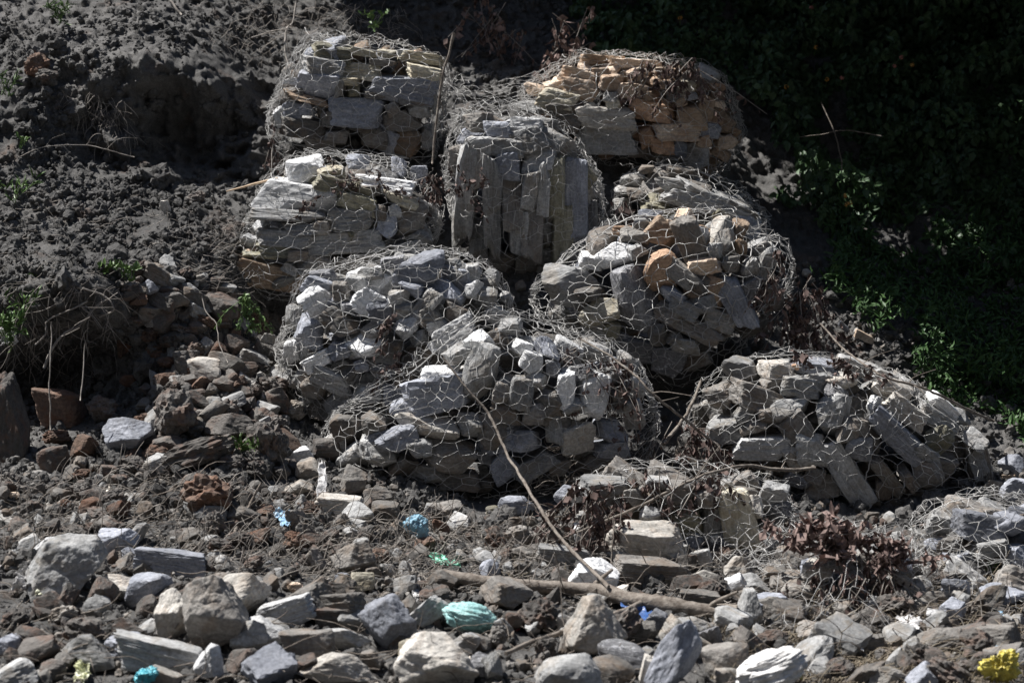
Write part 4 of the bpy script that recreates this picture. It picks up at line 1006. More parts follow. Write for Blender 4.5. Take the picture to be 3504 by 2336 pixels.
stick('branch', 'thin drooping branch running from the debris to the bottom centre', 'branch', [(1330,1950,-2.0),(1390,2030,-2.1),(1440,2100,-2.25),(1480,2210,-2.6),(1500,2340,-3.0)], .010, .008, BARK, seed=7, twigs=4)
stick('branch', 'long leafy branch rising over the burst gabion', 'branch', [(1840,1880,-1.6),(1930,1840,-1.6),(2090,1770,-1.55),(2250,1700,-1.5),(2400,1625,-1.4),(2540,1590,-1.0),(2690,1605,-.85),(2790,1600,-.8)], .007, .012, BARK, seed=8, twigs=4)
stick('branch', 'thin branch trailing over the right shoulder of the central gabion', 'branch', [(1980,1155,-.45),(2080,1215,-.6),(2180,1290,-.75),(2240,1350,-.8),(2330,1420,-.75),(2460,1530,-.6)], .007, .009, BARK, seed=9, twigs=5)
stick('branch', 'long bent branch lying over the crown of the right gabion', 'branch', [(2800,1100,.3),(2900,1200,0),(3000,1260,-.35),(3130,1300,-.35),(3270,1370,-.2),(3400,1440,.1)], .006, .010, BARK, seed=10, twigs=5)
stick('pole', 'slim upright pole with a broken pale top beside the upper left gabion', 'pole', [(1553,112,1.3),(1540,175,1.3),(1520,260,1.3),(1505,350,1.3),(1490,450,1.3),(1480,560,1.3)], .011, .009, BARK, seed=11, twigs=2)
stick('cane', 'tan split cane poking out left of the white capped gabion', 'cane', [(775,655,.9),(850,635,.85),(950,610,.8)], .006, .009, CANE, .05, 6, seed=12)
stick('stick', 'dark upright stick standing out of the root hollow on the left', 'stick', [(895,1650,-1.3),(850,1720,-1.35),(800,1800,-1.4),(765,1900,-1.45)], .006, .015, BARK, seed=13)
stick('root', 'smooth pale crooked root lying on the mud flat', 'root', [(340,1640,-1.0),(375,1670,-1.0),(362,1710,-1.05),(315,1750,-1.1)], .008, .014, WOODPALE, .05, 8, seed=14)
stick('root', 'short pale root above the smooth crooked one', 'root', [(395,1588,-.8),(370,1615,-.82),(340,1635,-.85)], .010, .008, WOODPALE, .05, 8, seed=15)
stick('root', 'forked pale root curving up from the mud flat', 'root', [(330,1800,-1.4),(345,1760,-1.35),(370,1738,-1.3),(430,1755,-1.3),(480,1770,-1.3)], .012, .006, TWIG, seed=16)
stick('stick', 'straight grey stick lying across the mud flat', 'stick', [(385,1614,-.9),(470,1625,-.9),(555,1642,-.9)], .007, .006, TWIG, seed=17)
stick('stick', 'thin arched twig on the dark mound face at the left', 'twig', [(60,540,1.1),(150,508,1.1),(280,505,1.15),(380,520,1.2),(460,538,1.25)], .003, .004, TWIG, seed=18, twigs=3)
stick('branch', 'forked root branch hanging over the dark hollow at the left', 'branch', [(190,945,-.2),(270,985,-.2),(340,1005,-.2),(375,1025,-.2),(390,1060,-.2),(340,1085,-.15)], .008, .006, TWIG, seed=19, twigs=4)
stick('branch', 'pale branch slanting up out of the dark hollow at the left', 'branch', [(150,1260,-.25),(180,1190,-.25),(230,1130,-.25),(280,1100,-.22),(340,1040,-.2),(380,1020,-.2)], .009, .006, TWIG, seed=20, twigs=3)
stick('branch', 'second thin branch bent over the dark hollow', 'branch', [(120,1180,-.3),(155,1140,-.3),(160,1100,-.3),(240,1060,-.3),(300,1030,-.25)], .006, .005, TWIG, seed=21, twigs=2)
stick('stem', 'straight blurred stem standing in front of the left hollow', 'stem', [(173,1470,-.9),(172,1300,-.85),(175,1100,-.75)], .005, .004, TWIG, seed=22)
stick('stem', 'shorter straight stem right of the blurred one', 'stem', [(275,1370,-.7),(285,1270,-.65),(292,1170,-.6)], .004, .004, TWIG, seed=23)
stick('vine', 'thin vine trailing down the left slope past the stones', 'vine', [(690,1010,0),(705,1070,-.05),(740,1110,-.1),(750,1180,-.2),(780,1240,-.3)], .004, .003, TWIG, seed=24)
stick('vine', 'thin vine hanging down between the two left gabions', 'vine', [(935,490,1.2),(930,540,1.15),(925,590,1.1),(912,610,1.1)], .004, .003, TWIG, seed=25)
stick('stick', 'sharp broken pale stick leaning on the thick log', 'stick', [(2355,1995,-1.9),(2385,2040,-2.0),(2410,2065,-2.1)], .005, .014, WOODPALE, .05, 6, seed=26)
stick('stem', 'straw coloured stem slanting at the bottom right', 'stem', [(2925,2336,-3.2),(2970,2230,-3.0),(3035,2140,-2.6)], .006, .004, CANE, seed=27)
stick('branch', 'thin branch hanging in front of the big brown block', 'branch', [(2105,1775,-1.85),(2100,1850,-1.9),(2095,1950,-1.95),(2100,2055,-2.2)], .005, .005, BARK, seed=28, twigs=4)
stick('branch', 'bare grey branch high on the left of the bank', 'branch', [(570,-10,2.3),(600,20,2.25),(622,52,2.2)], .010, .007, TWIG, seed=29)
stick('branch', 'hanging bare branch above the upper left gabion', 'branch', [(1015,0,2.6),(1000,80,2.5),(980,105,2.4),(975,180,2.3),(990,235,2.2)], .007, .006, TWIG, seed=30, twigs=6)
stick('branch', 'twisted branch left of the hanging bare one', 'branch', [(860,130,2.3),(920,115,2.3),(985,98,2.35)], .006, .005, TWIG, seed=31, twigs=4)
stick('branch', 'fallen branch in the dark gap behind the central gabion', 'branch', [(2400,1300,-.1),(2350,1400,-.3),(2270,1520,-.55)], .010, .014, BARK, seed=32)
stick('branch', 'pale stem crossing the dark creeper on the right', 'branch', [(2810,350,2.6),(2850,450,2.5),(2870,540,2.5),(2880,600,2.5)], .004, .006, BARK, seed=33)
stick('branch', 'arched grey branch in front of the dark creeper', 'branch', [(2730,470,2.6),(2820,462,2.5),(2900,452,2.5),(3020,467,2.5)], .003, .005, BARK, seed=34)
stick('stick', 'bent straw stem beside the turquoise sack', 'stem', [(1520,2150,-2.4),(1560,2150,-2.5),(1590,2175,-2.5),(1610,2260,-2.6)], .006, .005, WOODPALE, seed=35)
stick('stick', 'thin twig curving from the larger blue bag to the right', 'stick', [(1470,1825,-1.5),(1560,1875,-1.55),(1620,1905,-1.6),(1700,1915,-1.6)], .005, .005, TWIG, seed=36)

def tangle(name, mat, poly, n, ln, rad, seed, label, cat, lift=.02, drop=0.0, kind='stuff', parent=None):
    rnd = random.Random(seed); rng = np.random.default_rng(seed); a = Acc()
    for i in range(n):
        px, py = sample(poly, rnd); b = G(px, py, -lift - rnd.random() * lift); L_ = rnd.uniform(*ln)
        d = rng.normal(0, 1, 3) * np.array([1, .45, .45]); d[2] -= drop; d /= np.linalg.norm(d)
        q = [b]
        for j in range(4):
            d = d + rng.normal(0, .33, 3); d[1] *= .6; d[2] -= drop * .3; d /= np.linalg.norm(d); q.append(q[-1] + d * L_ / 4)
        a.tube(spline(q, 7), np.linspace(rad, rad * .5, 7) * rnd.uniform(.6, 1.3), 4)
    o = a.build(name, mat, parent, True); tag(o, label, cat, None, kind); return o
tangle('twig_litter', TWIG, [(0,1650),(500,1600),(1300,1740),(1900,1850),(1850,2000),(900,2000),(0,1900)], 2600, (.05, .28), .0032, 51, 'litter of thin dry twigs and roots on the muddy flat', 'twigs')
tangle('fine_roots', TWIG, [(0,950),(420,980),(400,1120),(300,1300),(0,1250)], 120, (.10, .34), .0026, 52, 'fringe of fine roots hanging over the left hollow', 'roots', .06, .9)
tangle('fine_roots', TWIG, [(640,800),(850,760),(860,960),(700,1040),(560,980)], 200, (.08, .26), .0022, 53, 'fine dry roots lying left of the white capped gabion', 'roots', .03, .2)
tangle('dead_grass', STRAW, [(2560,2050),(3500,1950),(3500,2336),(2700,2336)], 5200, (.05, .32), .0030, 54, 'matted dead grass and roots at the lower right', 'dead grass', .10, .8)
tangle('dead_grass', STRAW, [(1700,1850),(2000,1930),(2000,2050),(1600,2030)], 170, (.05, .22), .0024, 55, 'roots and grass hanging from the thick log', 'dead grass', .10, .8)
tangle('twig_litter', TWIG, [(850,0),(1400,0),(1380,130),(1000,140),(930,240),(700,120)], 240, (.08, .35), .0028, 56, 'bare twigs in the dark behind the upper left gabion', 'twigs', .12, .5)
tangle('twig_litter', TWIG, [(1150,1760),(1900,1800),(2650,1880),(2650,2100),(1900,2060),(1200,1980)], 1300, (.06, .30), .0032, 59, 'tangle of grey twigs and roots across the middle of the debris', 'twigs', .09, .3)
tangle('twig_litter', TWIG, [(2500,1880),(3500,1800),(3500,2100),(2600,2150)], 1100, (.06, .30), .0030, 60, 'grey twigs matted over the flattened netting at right', 'twigs', .14, .4)
tangle('fine_roots', TWIG, [(200,300),(420,330),(470,470),(330,480)], 90, (.08, .26), .0024, 61, 'dry roots trailing down the dark cut face', 'roots', .05, .9)
tangle('twig_litter', TWIG, [(0,650),(800,700),(850,1000),(0,1000)], 420, (.05, .2), .0022, 62, 'sparse dry twigs over the crumbly left slope', 'twigs', .03, .3)
tangle('twig_litter', BARK, [(0,1620),(1200,1720),(2600,1850),(3500,1850),(3500,2336),(0,2336)], 900, (.08, .38), .0036, 63, 'dark broken twigs strewn across the whole rubble field', 'twigs', .12, .2)
tangle('twig_litter', BARK, [(1800,1500),(2450,1500),(2650,1700),(2600,1800),(1800,1780)], 420, (.06, .26), .0030, 57, 'dark twigs in the gap between the lower gabions', 'twigs', .25, .3)
tangle('dead_grass', STRAW, [(2380,2060),(2560,2080),(2640,2250),(2480,2300)], 220, (.06, .22), .0022, 58, 'dead grass caught behind the white sack', 'dead grass', .14, .9)

for i, (lab, cs, nu, nv, rg) in enumerate([('torn netting draped over the litter in front of the leaf drift', [(2640,2130,-2.75),(3120,2150,-2.8),(3080,1930,-2.15),(2640,1930,-2.15)], 9, 6, .15),
        ('slack netting hanging over shaded slabs at the lower right', [(3080,2060,-2.2),(3520,2080,-2.3),(3520,1830,-1.75),(3080,1800,-1.6)], 9, 7, .14),
        ('crushed netting lying between the burst gabion and the right gabion', [(2350,1860,-1.75),(2720,1880,-1.8),(2780,1740,-1.25),(2380,1700,-1.3)], 9, 5, .10),
        ('bunched netting in the slot above the middle gabion', [(1480,420,1.5),(1600,440,1.45),(1590,250,1.9),(1510,240,1.9)], 4, 7, .10)]):
    ob = sheet_net([P(c[0], c[1], min(c[2], gD(min(c[0], 3500), c[1]) - .12)) for c in cs], nu, nv, .0016, 300 + i, rg).build('wire_netting', WIRE, None, True); tag(ob, lab, 'wire netting', 'loose torn wire netting')

# ---------------------------------------------------------------- leaves
LEAF = np.array([[0, 0, 0], [.32, .22, .06], [.34, .62, .03], [0, 1, -.12], [-.34, .62, .03], [-.32, .22, .06], [0, .5, -.06]], float)
LF = np.array([[0, 1, 2, 6], [6, 2, 3, 3], [0, 6, 4, 5], [6, 3, 4, 4]])
LEAF_V = np.array([[0, 0, 0], [.34, .30, .07], [.26, .72, .02], [0, 1.05, -.14], [-.26, .72, .02], [-.34, .30, .07], [0, .45, -.05]], float)
LEAF_F = np.array([[0, 1, 2, 6], [6, 2, 3, 4], [0, 6, 4, 5]])
def leaf_cloud(a, c, size, rng, down=.7, face=.5, narrow=1.0, curl=0.0, nrm=None):
    """leaves at points c: tips hang by 'down', blades look out of the bank by 'face'"""
    n = len(c); y = rng.normal(0, 1, (n, 3)); y[:, 2] -= down * 2; y /= np.linalg.norm(y, axis=1)[:, None]
    z = rng.normal(0, .6, (n, 3)); z[:, 1] -= face * 1.6; z[:, 2] += face * 1.0
    z -= y * np.sum(y * z, 1)[:, None]; z /= np.linalg.norm(z, axis=1)[:, None]; x = np.cross(y, z)
    s = size[0] + (size[1] - size[0]) * rng.random(n); L = LEAF_V * np.array([narrow, 1, 1 + curl * 5])
    W = c[:, None] + s[:, None, None] * (L[None, :, 0, None] * x[:, None] + L[None, :, 1, None] * y[:, None] + L[None, :, 2, None] * z[:, None] * (1 + curl * rng.normal(0, 2, (n, 1, 1))))
    FF = LEAF_F[None] + (np.arange(n) * 7)[:, None, None]; a.add(W.reshape(-1, 3), FF.reshape(-1, 4))

def w_veg(PX, PY):
    left = 2000 + 0 * PX; left = np.where(PY < 260, 1990, np.where(PY < 900, 2560 + (PY - 260) * .36, 2800 + (PY - 900) * 1.05))
    e = fbm(np.stack([PX.ravel() / 140, PY.ravel() / 140, PX.ravel() * 0 + 2], 1), 3, 8).reshape(PX.shape) * 120
    return ((PX > left + e) & (PY < 1500 + e)).astype(float)
def clump(q, s, f=2.2): return fbm(q * f, 3, s)
rng = np.random.default_rng(61)
q, px, py, ix = bank_points(56000, w_veg, 61)
q = np.concatenate([q[(px > 1900)]]); cn = clump(q, 4); keep = cn > -.75
q = q[keep]; cn = cn[keep]; cut = rng.random(len(q))
q = q - FW * (np.clip(cn + .3, 0, 1) * .55 * rng.random(len(q)) + .04)[:, None]
k2 = (L0 + (q - CEN) @ FW) / L0 / 500; pyq = 1168 - ((q - CEN) @ UP) / k2; pxq = 1752 + ((q - CEN) @ RT) / k2
low = (pyq > 760 + rng.normal(0, 90, len(q))) 
a = Acc(); leaf_cloud(a, q[~low], (.035, .085), rng, .7, .6); o = a.build('creeper_foliage', LEAFD, None, False)
tag(o, 'dark green creeper leaves covering the shaded bank on the right', 'foliage', None, 'stuff')
qa = q[low]; a = Acc(); leaf_cloud(a, qa, (.05, .11), rng, -.1, .5, .36); o = a.build('grass_bank', LEAFG, None, False)
tag(o, 'green grassy blades covering the lower part of the right bank', 'grass', None, 'stuff')

# lantana-like flower heads in the creeper
FLO = {'orange': simple('orange_petals', (.55,.24,.05), (.75,.42,.12), 40, .6, .3, 0), 'pink': simple('pink_petals', (.5,.16,.13), (.65,.28,.24), 40, .6, .3, 0)}
for i, (x, y, c, lab) in enumerate([(55,123,'orange','orange flower head at the top above the buff gabion'),(930,52,'pink','pink flower head near the top edge in the creeper'),(960,318,'orange','yellow orange flower head left of centre in the creeper'),
    (763,582,'orange','pale orange flower head right of the buff gabion'),(1034,532,'orange','small yellow flower head above the dark gap'),(1136,520,'pink','lone pink flower head right of the small yellow one'),
    (1532,384,'pink','upper pink flower head of the trio on the right'),(1488,440,'pink','lower pink flower head of the trio on the right'),(1604,434,'orange','orange flower head of the trio on the right'),
    (1155,1308,'orange','upper orange flower head low in the creeper'),(1167,1366,'orange','lower left orange flower head low in the creeper'),(1190,1356,'orange','lower right orange flower head low in the creeper')]):
    X, Y = 2300 + x / 1.953, y / 1.953; D = gD(X, Y) - .75; c0 = P(X, Y, D); V, F = IC[2]
    rt = empty('flower', tuple(c0 + np.array([0, .02, -.02]))); tag(rt, lab, 'flower', 'flower heads in the creeper')
    pv = []; pf = []; rg = np.random.default_rng(i)
    a = Acc()
    for j in range(14):
        d = rg.normal(0, 1, 3); d[1] = -abs(d[1]); d /= np.linalg.norm(d); b = c0 + d * .016; t1 = np.cross(d, [.3, .2, .9]); t1 /= np.linalg.norm(t1); t2 = np.cross(d, t1)
        for m_ in range(4):
            an = m_ * math.pi / 2; e = t1 * math.cos(an) + t2 * math.sin(an); f = np.cross(d, e)
            a.add(np.array([b, b + e * .005 + f * .003, b + e * .009 + d * .002, b + e * .005 - f * .003]), [[0, 1, 2, 3]])
    o = a.build('petals', FLO[c]); adopt(o, rt)
    a = Acc(); a.tube([c0, c0 + np.array([.002, .03, -.012]), c0 + np.array([0, .1, -.07])], .002, 5); o = a.build('stalk', LEAFB); adopt(o, rt)

# dead creepers and heaps of dry leaves
def dead_plant(label, pts, D, n, spread, size, seed, mat=DEADLEAF, hang=1.0, stems=6, cat='dead plant', on=None):
    rng = np.random.default_rng(seed); base = []
    for (px_, py_) in pts:
        d = D
        if on is not None:
            h, _ = on.hit(px_, py_)
            if h is not None: d = float(np.dot(h - CEN, FW)) - .05
        base.append(P(px_, py_, d))
    base = np.array(base); rt = empty('dead_plant', tuple(base.mean(0))); tag(rt, label, cat, 'dead brown creepers and leaf drifts')
    a = Acc(); L = []
    for i in range(stems):
        b = base[rng.integers(len(base))] + rng.normal(0, spread * .5, 3) * [1, .3, .5]; ln = rng.uniform(.5, 1.4) * spread * 2.6
        d = np.array([rng.normal(0, .5), -.1, -hang]) + rng.normal(0, .25, 3); s = spline([b, b + d * ln * .5 + rng.normal(0, .02, 3), b + d * ln], 12); a = Acc(); a.tube(s, np.linspace(.0035, .0018, 12), 4); L.append(s); o = a.build('stem', TWIG, None, True); adopt(o, rt)
    S = np.vstack(L); c = S[rng.integers(len(S), size=n)] + rng.normal(0, spread * .15, (n, 3)) * [1, .6, .7]
    a = Acc(); c = c[rng.random(len(c)) < .72]; leaf_cloud(a, c, (size[0], size[1] * 1.15), rng, hang * 1.3, .1, .5, .45); o = a.build('leaves', mat, None, False); adopt(o, rt)
dead_plant('dark dead creeper hanging over the rim of the buff gabion', [(2230,215),(2290,225),(2340,215),(2380,240)], 1.55, 330, .10, (.03, .06), 71, stems=26)
dead_plant('brown dead plant hanging right of the gabion with the rusty stone', [(2740,1000),(2790,960),(2720,1080),(2800,1060),(2760,1130)], .35, 420, .13, (.035, .08), 72, stems=26)
dead_plant('dead creeper on the right shoulder of that gabion', [(2660,860),(2640,930),(2610,960)], .2, 130, .07, (.03, .065), 73, stems=10)
dead_plant('curled dead leaves caught on the central gabion right side', [(2080,1230),(2120,1320),(2050,1290),(2150,1380),(1990,1200)], -.7, 260, .12, (.03, .06), 74, stems=20, on=E8)
dead_plant('dry leaves hanging down the middle of the left central gabion', [(1330,1090),(1320,1150),(1350,1210),(1330,1280)], -.2, 110, .05, (.03, .06), 75, stems=8, on=E7)
dead_plant('dead leaves strewn over the white capped gabion', [(1180,620),(1230,640),(1300,620),(1120,560),(1360,650),(1060,690)], .6, 170, .08, (.025, .05), 76, stems=16, hang=.3, on=E4)
dead_plant('dead leaves in the slot between the white capped and middle gabions', [(1490,600),(1500,680),(1560,560),(1610,590)], .75, 190, .09, (.03, .06), 77, stems=12)
dead_plant('dead leaf fringe along the top of the burst gabion', [(2030,1660),(2110,1680),(2200,1640),(2300,1650),(2400,1640),(2070,1760)], -1.5, 420, .11, (.035, .075), 78, stems=26)
dead_plant('curtain of dead leaves over the big brown block', [(2050,1730),(2080,1760),(2030,1790)], -1.75, 150, .08, (.035, .07), 79, stems=14)
dead_plant('drift of dead leaves on top of the flattened gabion', [(2760,1840),(2830,1820),(2900,1830),(2960,1850),(3020,1860),(2880,1870),(2800,1860),(3050,1890)], -2.2, 900, .10, (.035, .085), 80, DEADLEAF2, .15, 26)
dead_plant('dead leaves hanging down from that leaf drift', [(3010,1900),(3030,1960),(2990,1930),(3040,2010)], -2.35, 170, .08, (.035, .07), 81, stems=12)
dead_plant('dead plant between the central and right gabions', [(2350,1440),(2420,1500),(2480,1540),(2380,1480)], -.6, 260, .10, (.03, .065), 82, stems=20)
dead_plant('row of curled leaves on the crown of the right gabion', [(2760,1215),(2830,1230),(2880,1240),(2980,1260),(3020,1290)], -.45, 150, .06, (.03, .055), 83, stems=14, hang=.4)
dead_plant('brown creeper hanging on the dark bank top centre', [(1900,60),(1960,120),(1990,30),(1940,180),(2000,190)], 2.9, 320, .16, (.04, .08), 84, DEADLEAF2, 1.0, 18)
dead_plant('brown leaves hanging near the top edge left of centre', [(1640,20),(1700,30),(1720,60),(1750,110)], 3.3, 230, .14, (.04, .08), 85, DEADLEAF2, 1.0, 14)
dead_plant('dead leaves under the slanting slab gabion', [(2180,740),(2200,800),(2160,860),(2140,700)], .95, 200, .10, (.03, .06), 86, stems=14)
dead_plant('dead leaves on the left corner of the squared slab gabion', [(930,420),(940,470),(935,520)], 1.4, 80, .06, (.025, .05), 87, stems=8)
dead_plant('dead leaf litter left of the burst gabion', [(1900,1750),(1960,1700),(1850,1800),(1990,1770)], -1.3, 240, .09, (.03, .065), 88, stems=16, hang=.5)

dead_plant('withered plant hanging over the flattened gabion front', [(2700,2000),(2780,1980),(2860,2000),(2940,2020)], -2.4, 240, .11, (.03, .07), 89, stems=22)
dead_plant('withered weeds hanging in the lower right corner', [(3250,2080),(3330,2060),(3400,2120),(3300,2160)], -2.4, 160, .13, (.025, .06), 105, stems=26)
dead_plant('brown weeds tangled in the gap below the wide right gabion', [(2500,1640),(2580,1680),(2660,1700),(2450,1600)], -.95, 240, .11, (.03, .065), 106, stems=20)
# fresh green sprigs
def sprig(label, px, py, D, h, n, size, seed, cat='plant', blade=False, hang=0.0):
    rng = np.random.default_rng(seed); b = P(px, py, D); rt = empty('green_plant', tuple(b)); tag(rt, label, cat, 'green plants on the left slope')
    a = Acc(); S = []
    for i in range(max(3, n // 16)):
        a = Acc(); d = np.array([rng.normal(0, .45), -.3, 1.0 - 2 * hang]); s = spline([b + rng.normal(0, .015, 3), b + d * h * .6, b + d * h + np.array([rng.normal(0, .3), -.1, -.25]) * h * .5], 9)
        a.tube(s, .0022, 4); S.append(s); o = a.build('stem', LEAFB, None, True); adopt(o, rt)
    S = np.vstack(S)
    a = Acc(); leaf_cloud(a, S[rng.integers(len(S), size=n)] + rng.normal(0, .012, (n, 3)), size, rng, -.5 if not hang else .6, .4, .22 if blade else .75)
    o = a.build('leaves', LEAFB, None, False); adopt(o, rt)
sprig('leafy green plant hanging under the white capped gabion', 835, 1010, .1, .24, 190, (.02, .042), 91, hang=.9)
sprig('green sprig with pointed leaves above the orange brown stone', 445, 955, .05, .10, 46, (.03, .06), 92)
sprig('small green sprig left of the pointed leaved one', 350, 945, .05, .09, 30, (.03, .055), 93)
sprig('low green sprig above the root bank', 165, 990, -.05, .12, 40, (.025, .05), 94)
sprig('tuft of green grass blades at the left edge', 25, 1180, -.35, .20, 80, (.06, .13), 95, 'grass tuft', True)
sprig('grass tuft above the left edge tuft', 70, 1090, -.2, .18, 40, (.05, .11), 96, 'grass tuft', True)
sprig('sunlit green tuft near the top left corner', 205, 75, 2.1, .14, 90, (.04, .08), 97, 'grass tuft', True)
sprig('green blades on the left edge of the mound', 30, 330, 1.2, .18, 50, (.04, .08), 98, 'grass tuft', True)
sprig('yellow green leaves on the arched twig', 75, 500, 1.05, .08, 12, (.03, .05), 99)
sprig('thin upright grass at the left below the mound', 45, 700, .75, .22, 26, (.06, .12), 100, 'grass tuft', True)
sprig('drooping grass tuft beside the rust red boulder', 860, 1600, -.75, .20, 60, (.06, .12), 101, 'grass tuft', True)
sprig('small green grass tuft at the lower right', 3330, 1995, -1.6, .10, 40, (.04, .09), 102, 'grass tuft', True)
sprig('green leaves behind the upper left gabion', 1290, 90, 2.5, .12, 36, (.03, .06), 103)
sprig('green sprout below the leaf drift', 3010, 2050, -2.05, .10, 40, (.03, .07), 104, 'grass tuft', True)

# ---------------------------------------------------------------- litter: bags, sacks, scraps
def plastic(name, c1, c2, rough=.35, trans=0.0):
    m, t, b = newmat(name); L = t.links; g = t.nodes.new('ShaderNodeNewGeometry')
    n = nz(t, g.outputs['Position'], 14, 6, .7, 1.0); col = ramp_of(t, n.outputs[0], (.38, c1), (.6, c2))
    d = nz(t, g.outputs['Position'], 26, 6, .75)
    col = mixc(t, math1(t, 'MULTIPLY', ramp_of(t, d.outputs[0], (.5, (0,0,0)), (.66, (1,1,1))), .55), col, (.16,.15,.14))
    L.new(col, b.inputs['Base Color']); b.inputs['Roughness'].default_value = rough
    w_ = t.nodes.new('ShaderNodeTexNoise'); w_.inputs['Scale'].default_value = 40; w_.inputs['Distortion'].default_value = 2.5; L.new(g.outputs['Position'], w_.inputs['Vector'])
    bp = t.nodes.new('ShaderNodeBump'); bp.inputs['Strength'].default_value = .6; bp.inputs['Distance'].default_value = .01; L.new(w_.outputs[0], bp.inputs['Height']); L.new(bp.outputs[0], b.inputs['Normal'])
    return m
PLB = plastic('sky_blue_plastic', (.16,.32,.48), (.34,.52,.68)); PLD = plastic('dull_blue_plastic', (.09,.22,.32), (.22,.40,.50))
PLG = plastic('mint_green_plastic', (.10,.45,.30), (.30,.75,.55)); PLT = plastic('turquoise_sack_weave', (.20,.42,.42), (.42,.66,.64), .6)
PLK = plastic('royal_blue_plastic', (.03,.08,.24), (.06,.14,.36), .35); PLQ = plastic('turquoise_film', (.05,.38,.48), (.2,.62,.7))
PLY = plastic('yellow_plastic', (.52,.42,.06), (.70,.60,.12), .4); PLW = plastic('white_woven_sack', (.55,.54,.53), (.78,.77,.76), .7)
PLC = plastic('dirty_white_film', (.38,.37,.37), (.6,.59,.58), .6); PLP = plastic('red_print', (.45,.08,.08), (.6,.2,.2), .6)
def crumple(name, label, cat, px, py, D, wpx, hpx, rot, mat, seed, deep=.6, ridge=.30, level=5, freq=2.2, aniso=(1, 1, 1)):
    kk = (L0 + D) / L0 / 500; V, F = IC[level]; o = seed * 2.7; A_ = np.array(aniso)
    r1 = 1 - np.abs(fbm(V * freq * A_ + o, 3, 1)) * 2; r2 = 1 - np.abs(fbm(V * freq * 2.6 * A_ + o, 2, 2)) * 2
    p = V * (1 + ridge * .5 * fbm(V * 1.3 + o, 2, 7) + ridge * .35 * r1 + ridge * .16 * r2)[:, None]
    p = p * np.array([wpx * kk / 2, max(wpx, hpx) * kk / 2 * deep, hpx * kk / 2]); a_ = math.radians(rot); c_, s_ = math.cos(a_), math.sin(a_)
    p = np.stack([p[:, 0] * c_ + p[:, 2] * s_, p[:, 1], -p[:, 0] * s_ + p[:, 2] * c_], 1) + P(px, py, D)
    ob = mk(name, p, F, mat, None, True); tag(ob, label, cat); return ob
def cloth(name, label, cat, corners, mat, seed, rough=.05, n=60, thick=.003, parent=None, freq=6, lift=.10):
    c = [np.asarray(P(q[0], q[1], min(q[2], gD(min(q[0], 3500), min(q[1], 2336)) - lift))) for q in corners]; u, v = np.meshgrid(np.linspace(0, 1, n), np.linspace(0, 1, n), indexing='ij'); u = u.ravel()[:, None]; v = v.ravel()[:, None]
    eu = .07 * np.sin(v * 9 + seed) + .05 * np.sin(v * 23 + seed * 2); ev = .07 * np.sin(u * 11 + seed) + .04 * np.sin(u * 27 + seed)
    uu = np.clip(u + eu * (np.abs(u - .5) * 2) ** 2, -.2, 1.2); vv = v + ev * (np.abs(v - .5) * 2) ** 2
    q = (c[0] * (1 - uu) + c[1] * uu) * (1 - vv) + (c[3] * (1 - uu) + c[2] * uu) * vv
    r_ = (1 - np.abs(fbm(q * freq + seed, 3, seed)) * 2) * rough + fbm(q * freq * 3, 2, seed) * rough * .35
    q = q - FW * r_[:, None] + UP * (r_ * .5)[:, None]
    ob = mk(name, q, grid_faces(n, n), mat, parent, True); md = ob.modifiers.new('thickness', 'SOLIDIFY'); md.thickness = thick
    if label: tag(ob, label, cat)
    return ob
crumple('plastic_bag', 'dull blue crumpled plastic bag in the debris left of centre', 'bag', 1425, 1800, gD(1425, 1840) - .06, 84, 74, 15, PLD, 1, .7, .3, freq=1.7, aniso=(1.6, 1, .8))
cloth('plastic_strip', 'tail of blue plastic hanging below the crumpled blue bag', 'plastic strip', [(1430,1850,-1.6),(1462,1870,-1.6),(1470,1810,-1.62),(1425,1800,-1.62)], PLD, 3, .02, 30)
cloth('plastic_rag', 'pale sky blue plastic rag draped on a dark stone', 'plastic rag', [(965,1800,-1.45),(995,1800,-1.45),(1000,1745,-1.4),(935,1745,-1.35)], PLB, 4, .025, 50, freq=8, lift=.14)
cloth('plastic_film', 'bright mint green plastic film in the mud', 'plastic film', [(1480,1920,-1.75),(1540,1930,-1.75),(1520,1895,-1.7),(1470,1885,-1.7)], PLG, 5, .02, 40, freq=8, lift=.12)
cloth('plastic_film', 'small darker green scrap right of the mint green film', 'plastic film', [(1545,1945,-1.8),(1575,1945,-1.8),(1570,1915,-1.75),(1548,1915,-1.75)], PLG, 6, .02, 24, freq=18)
ob = crumple('sack', 'turquoise knotted sack lying under the thick log', 'sack', 1608, 2112, gD(1608, 2150) - .1, 180, 96, 14, PLT, 7, .6, .24, freq=2.0, aniso=(.6, 1, 2.6))
cloth('plastic_sheet', 'folded royal blue plastic sheet hanging under the log', 'plastic sheet', [(2175,2150,-2.15),(2190,2150,-2.15),(2240,2085,-2.15),(2130,2070,-2.15)], PLK, 8, .02, 50, freq=4, lift=.16)
crumple('plastic_film', 'turquoise plastic film at the bottom left edge', 'plastic film', 500, 2310, gD(500, 2320) - .12, 70, 44, -15, PLQ, 9, .6, .7, 6, 1.9)
cloth('wrapper', 'pale yellow wrapper crumpled at the bottom left', 'wrapper', [(255,2330,-3.75),(300,2335,-3.75),(310,2270,-3.7),(262,2262,-3.7)], plastic('pale_yellow_wrapper', (.5,.52,.25), (.75,.75,.6)), 10, .03, 50, freq=16)
cloth('wrapper', 'white and red crumpled wrapper beside the shaded boulder', 'wrapper', [(48,2010,-2.75),(110,2015,-2.75),(125,1950,-2.7),(70,1930,-2.65)], PLC, 11, .045, 50, freq=14)
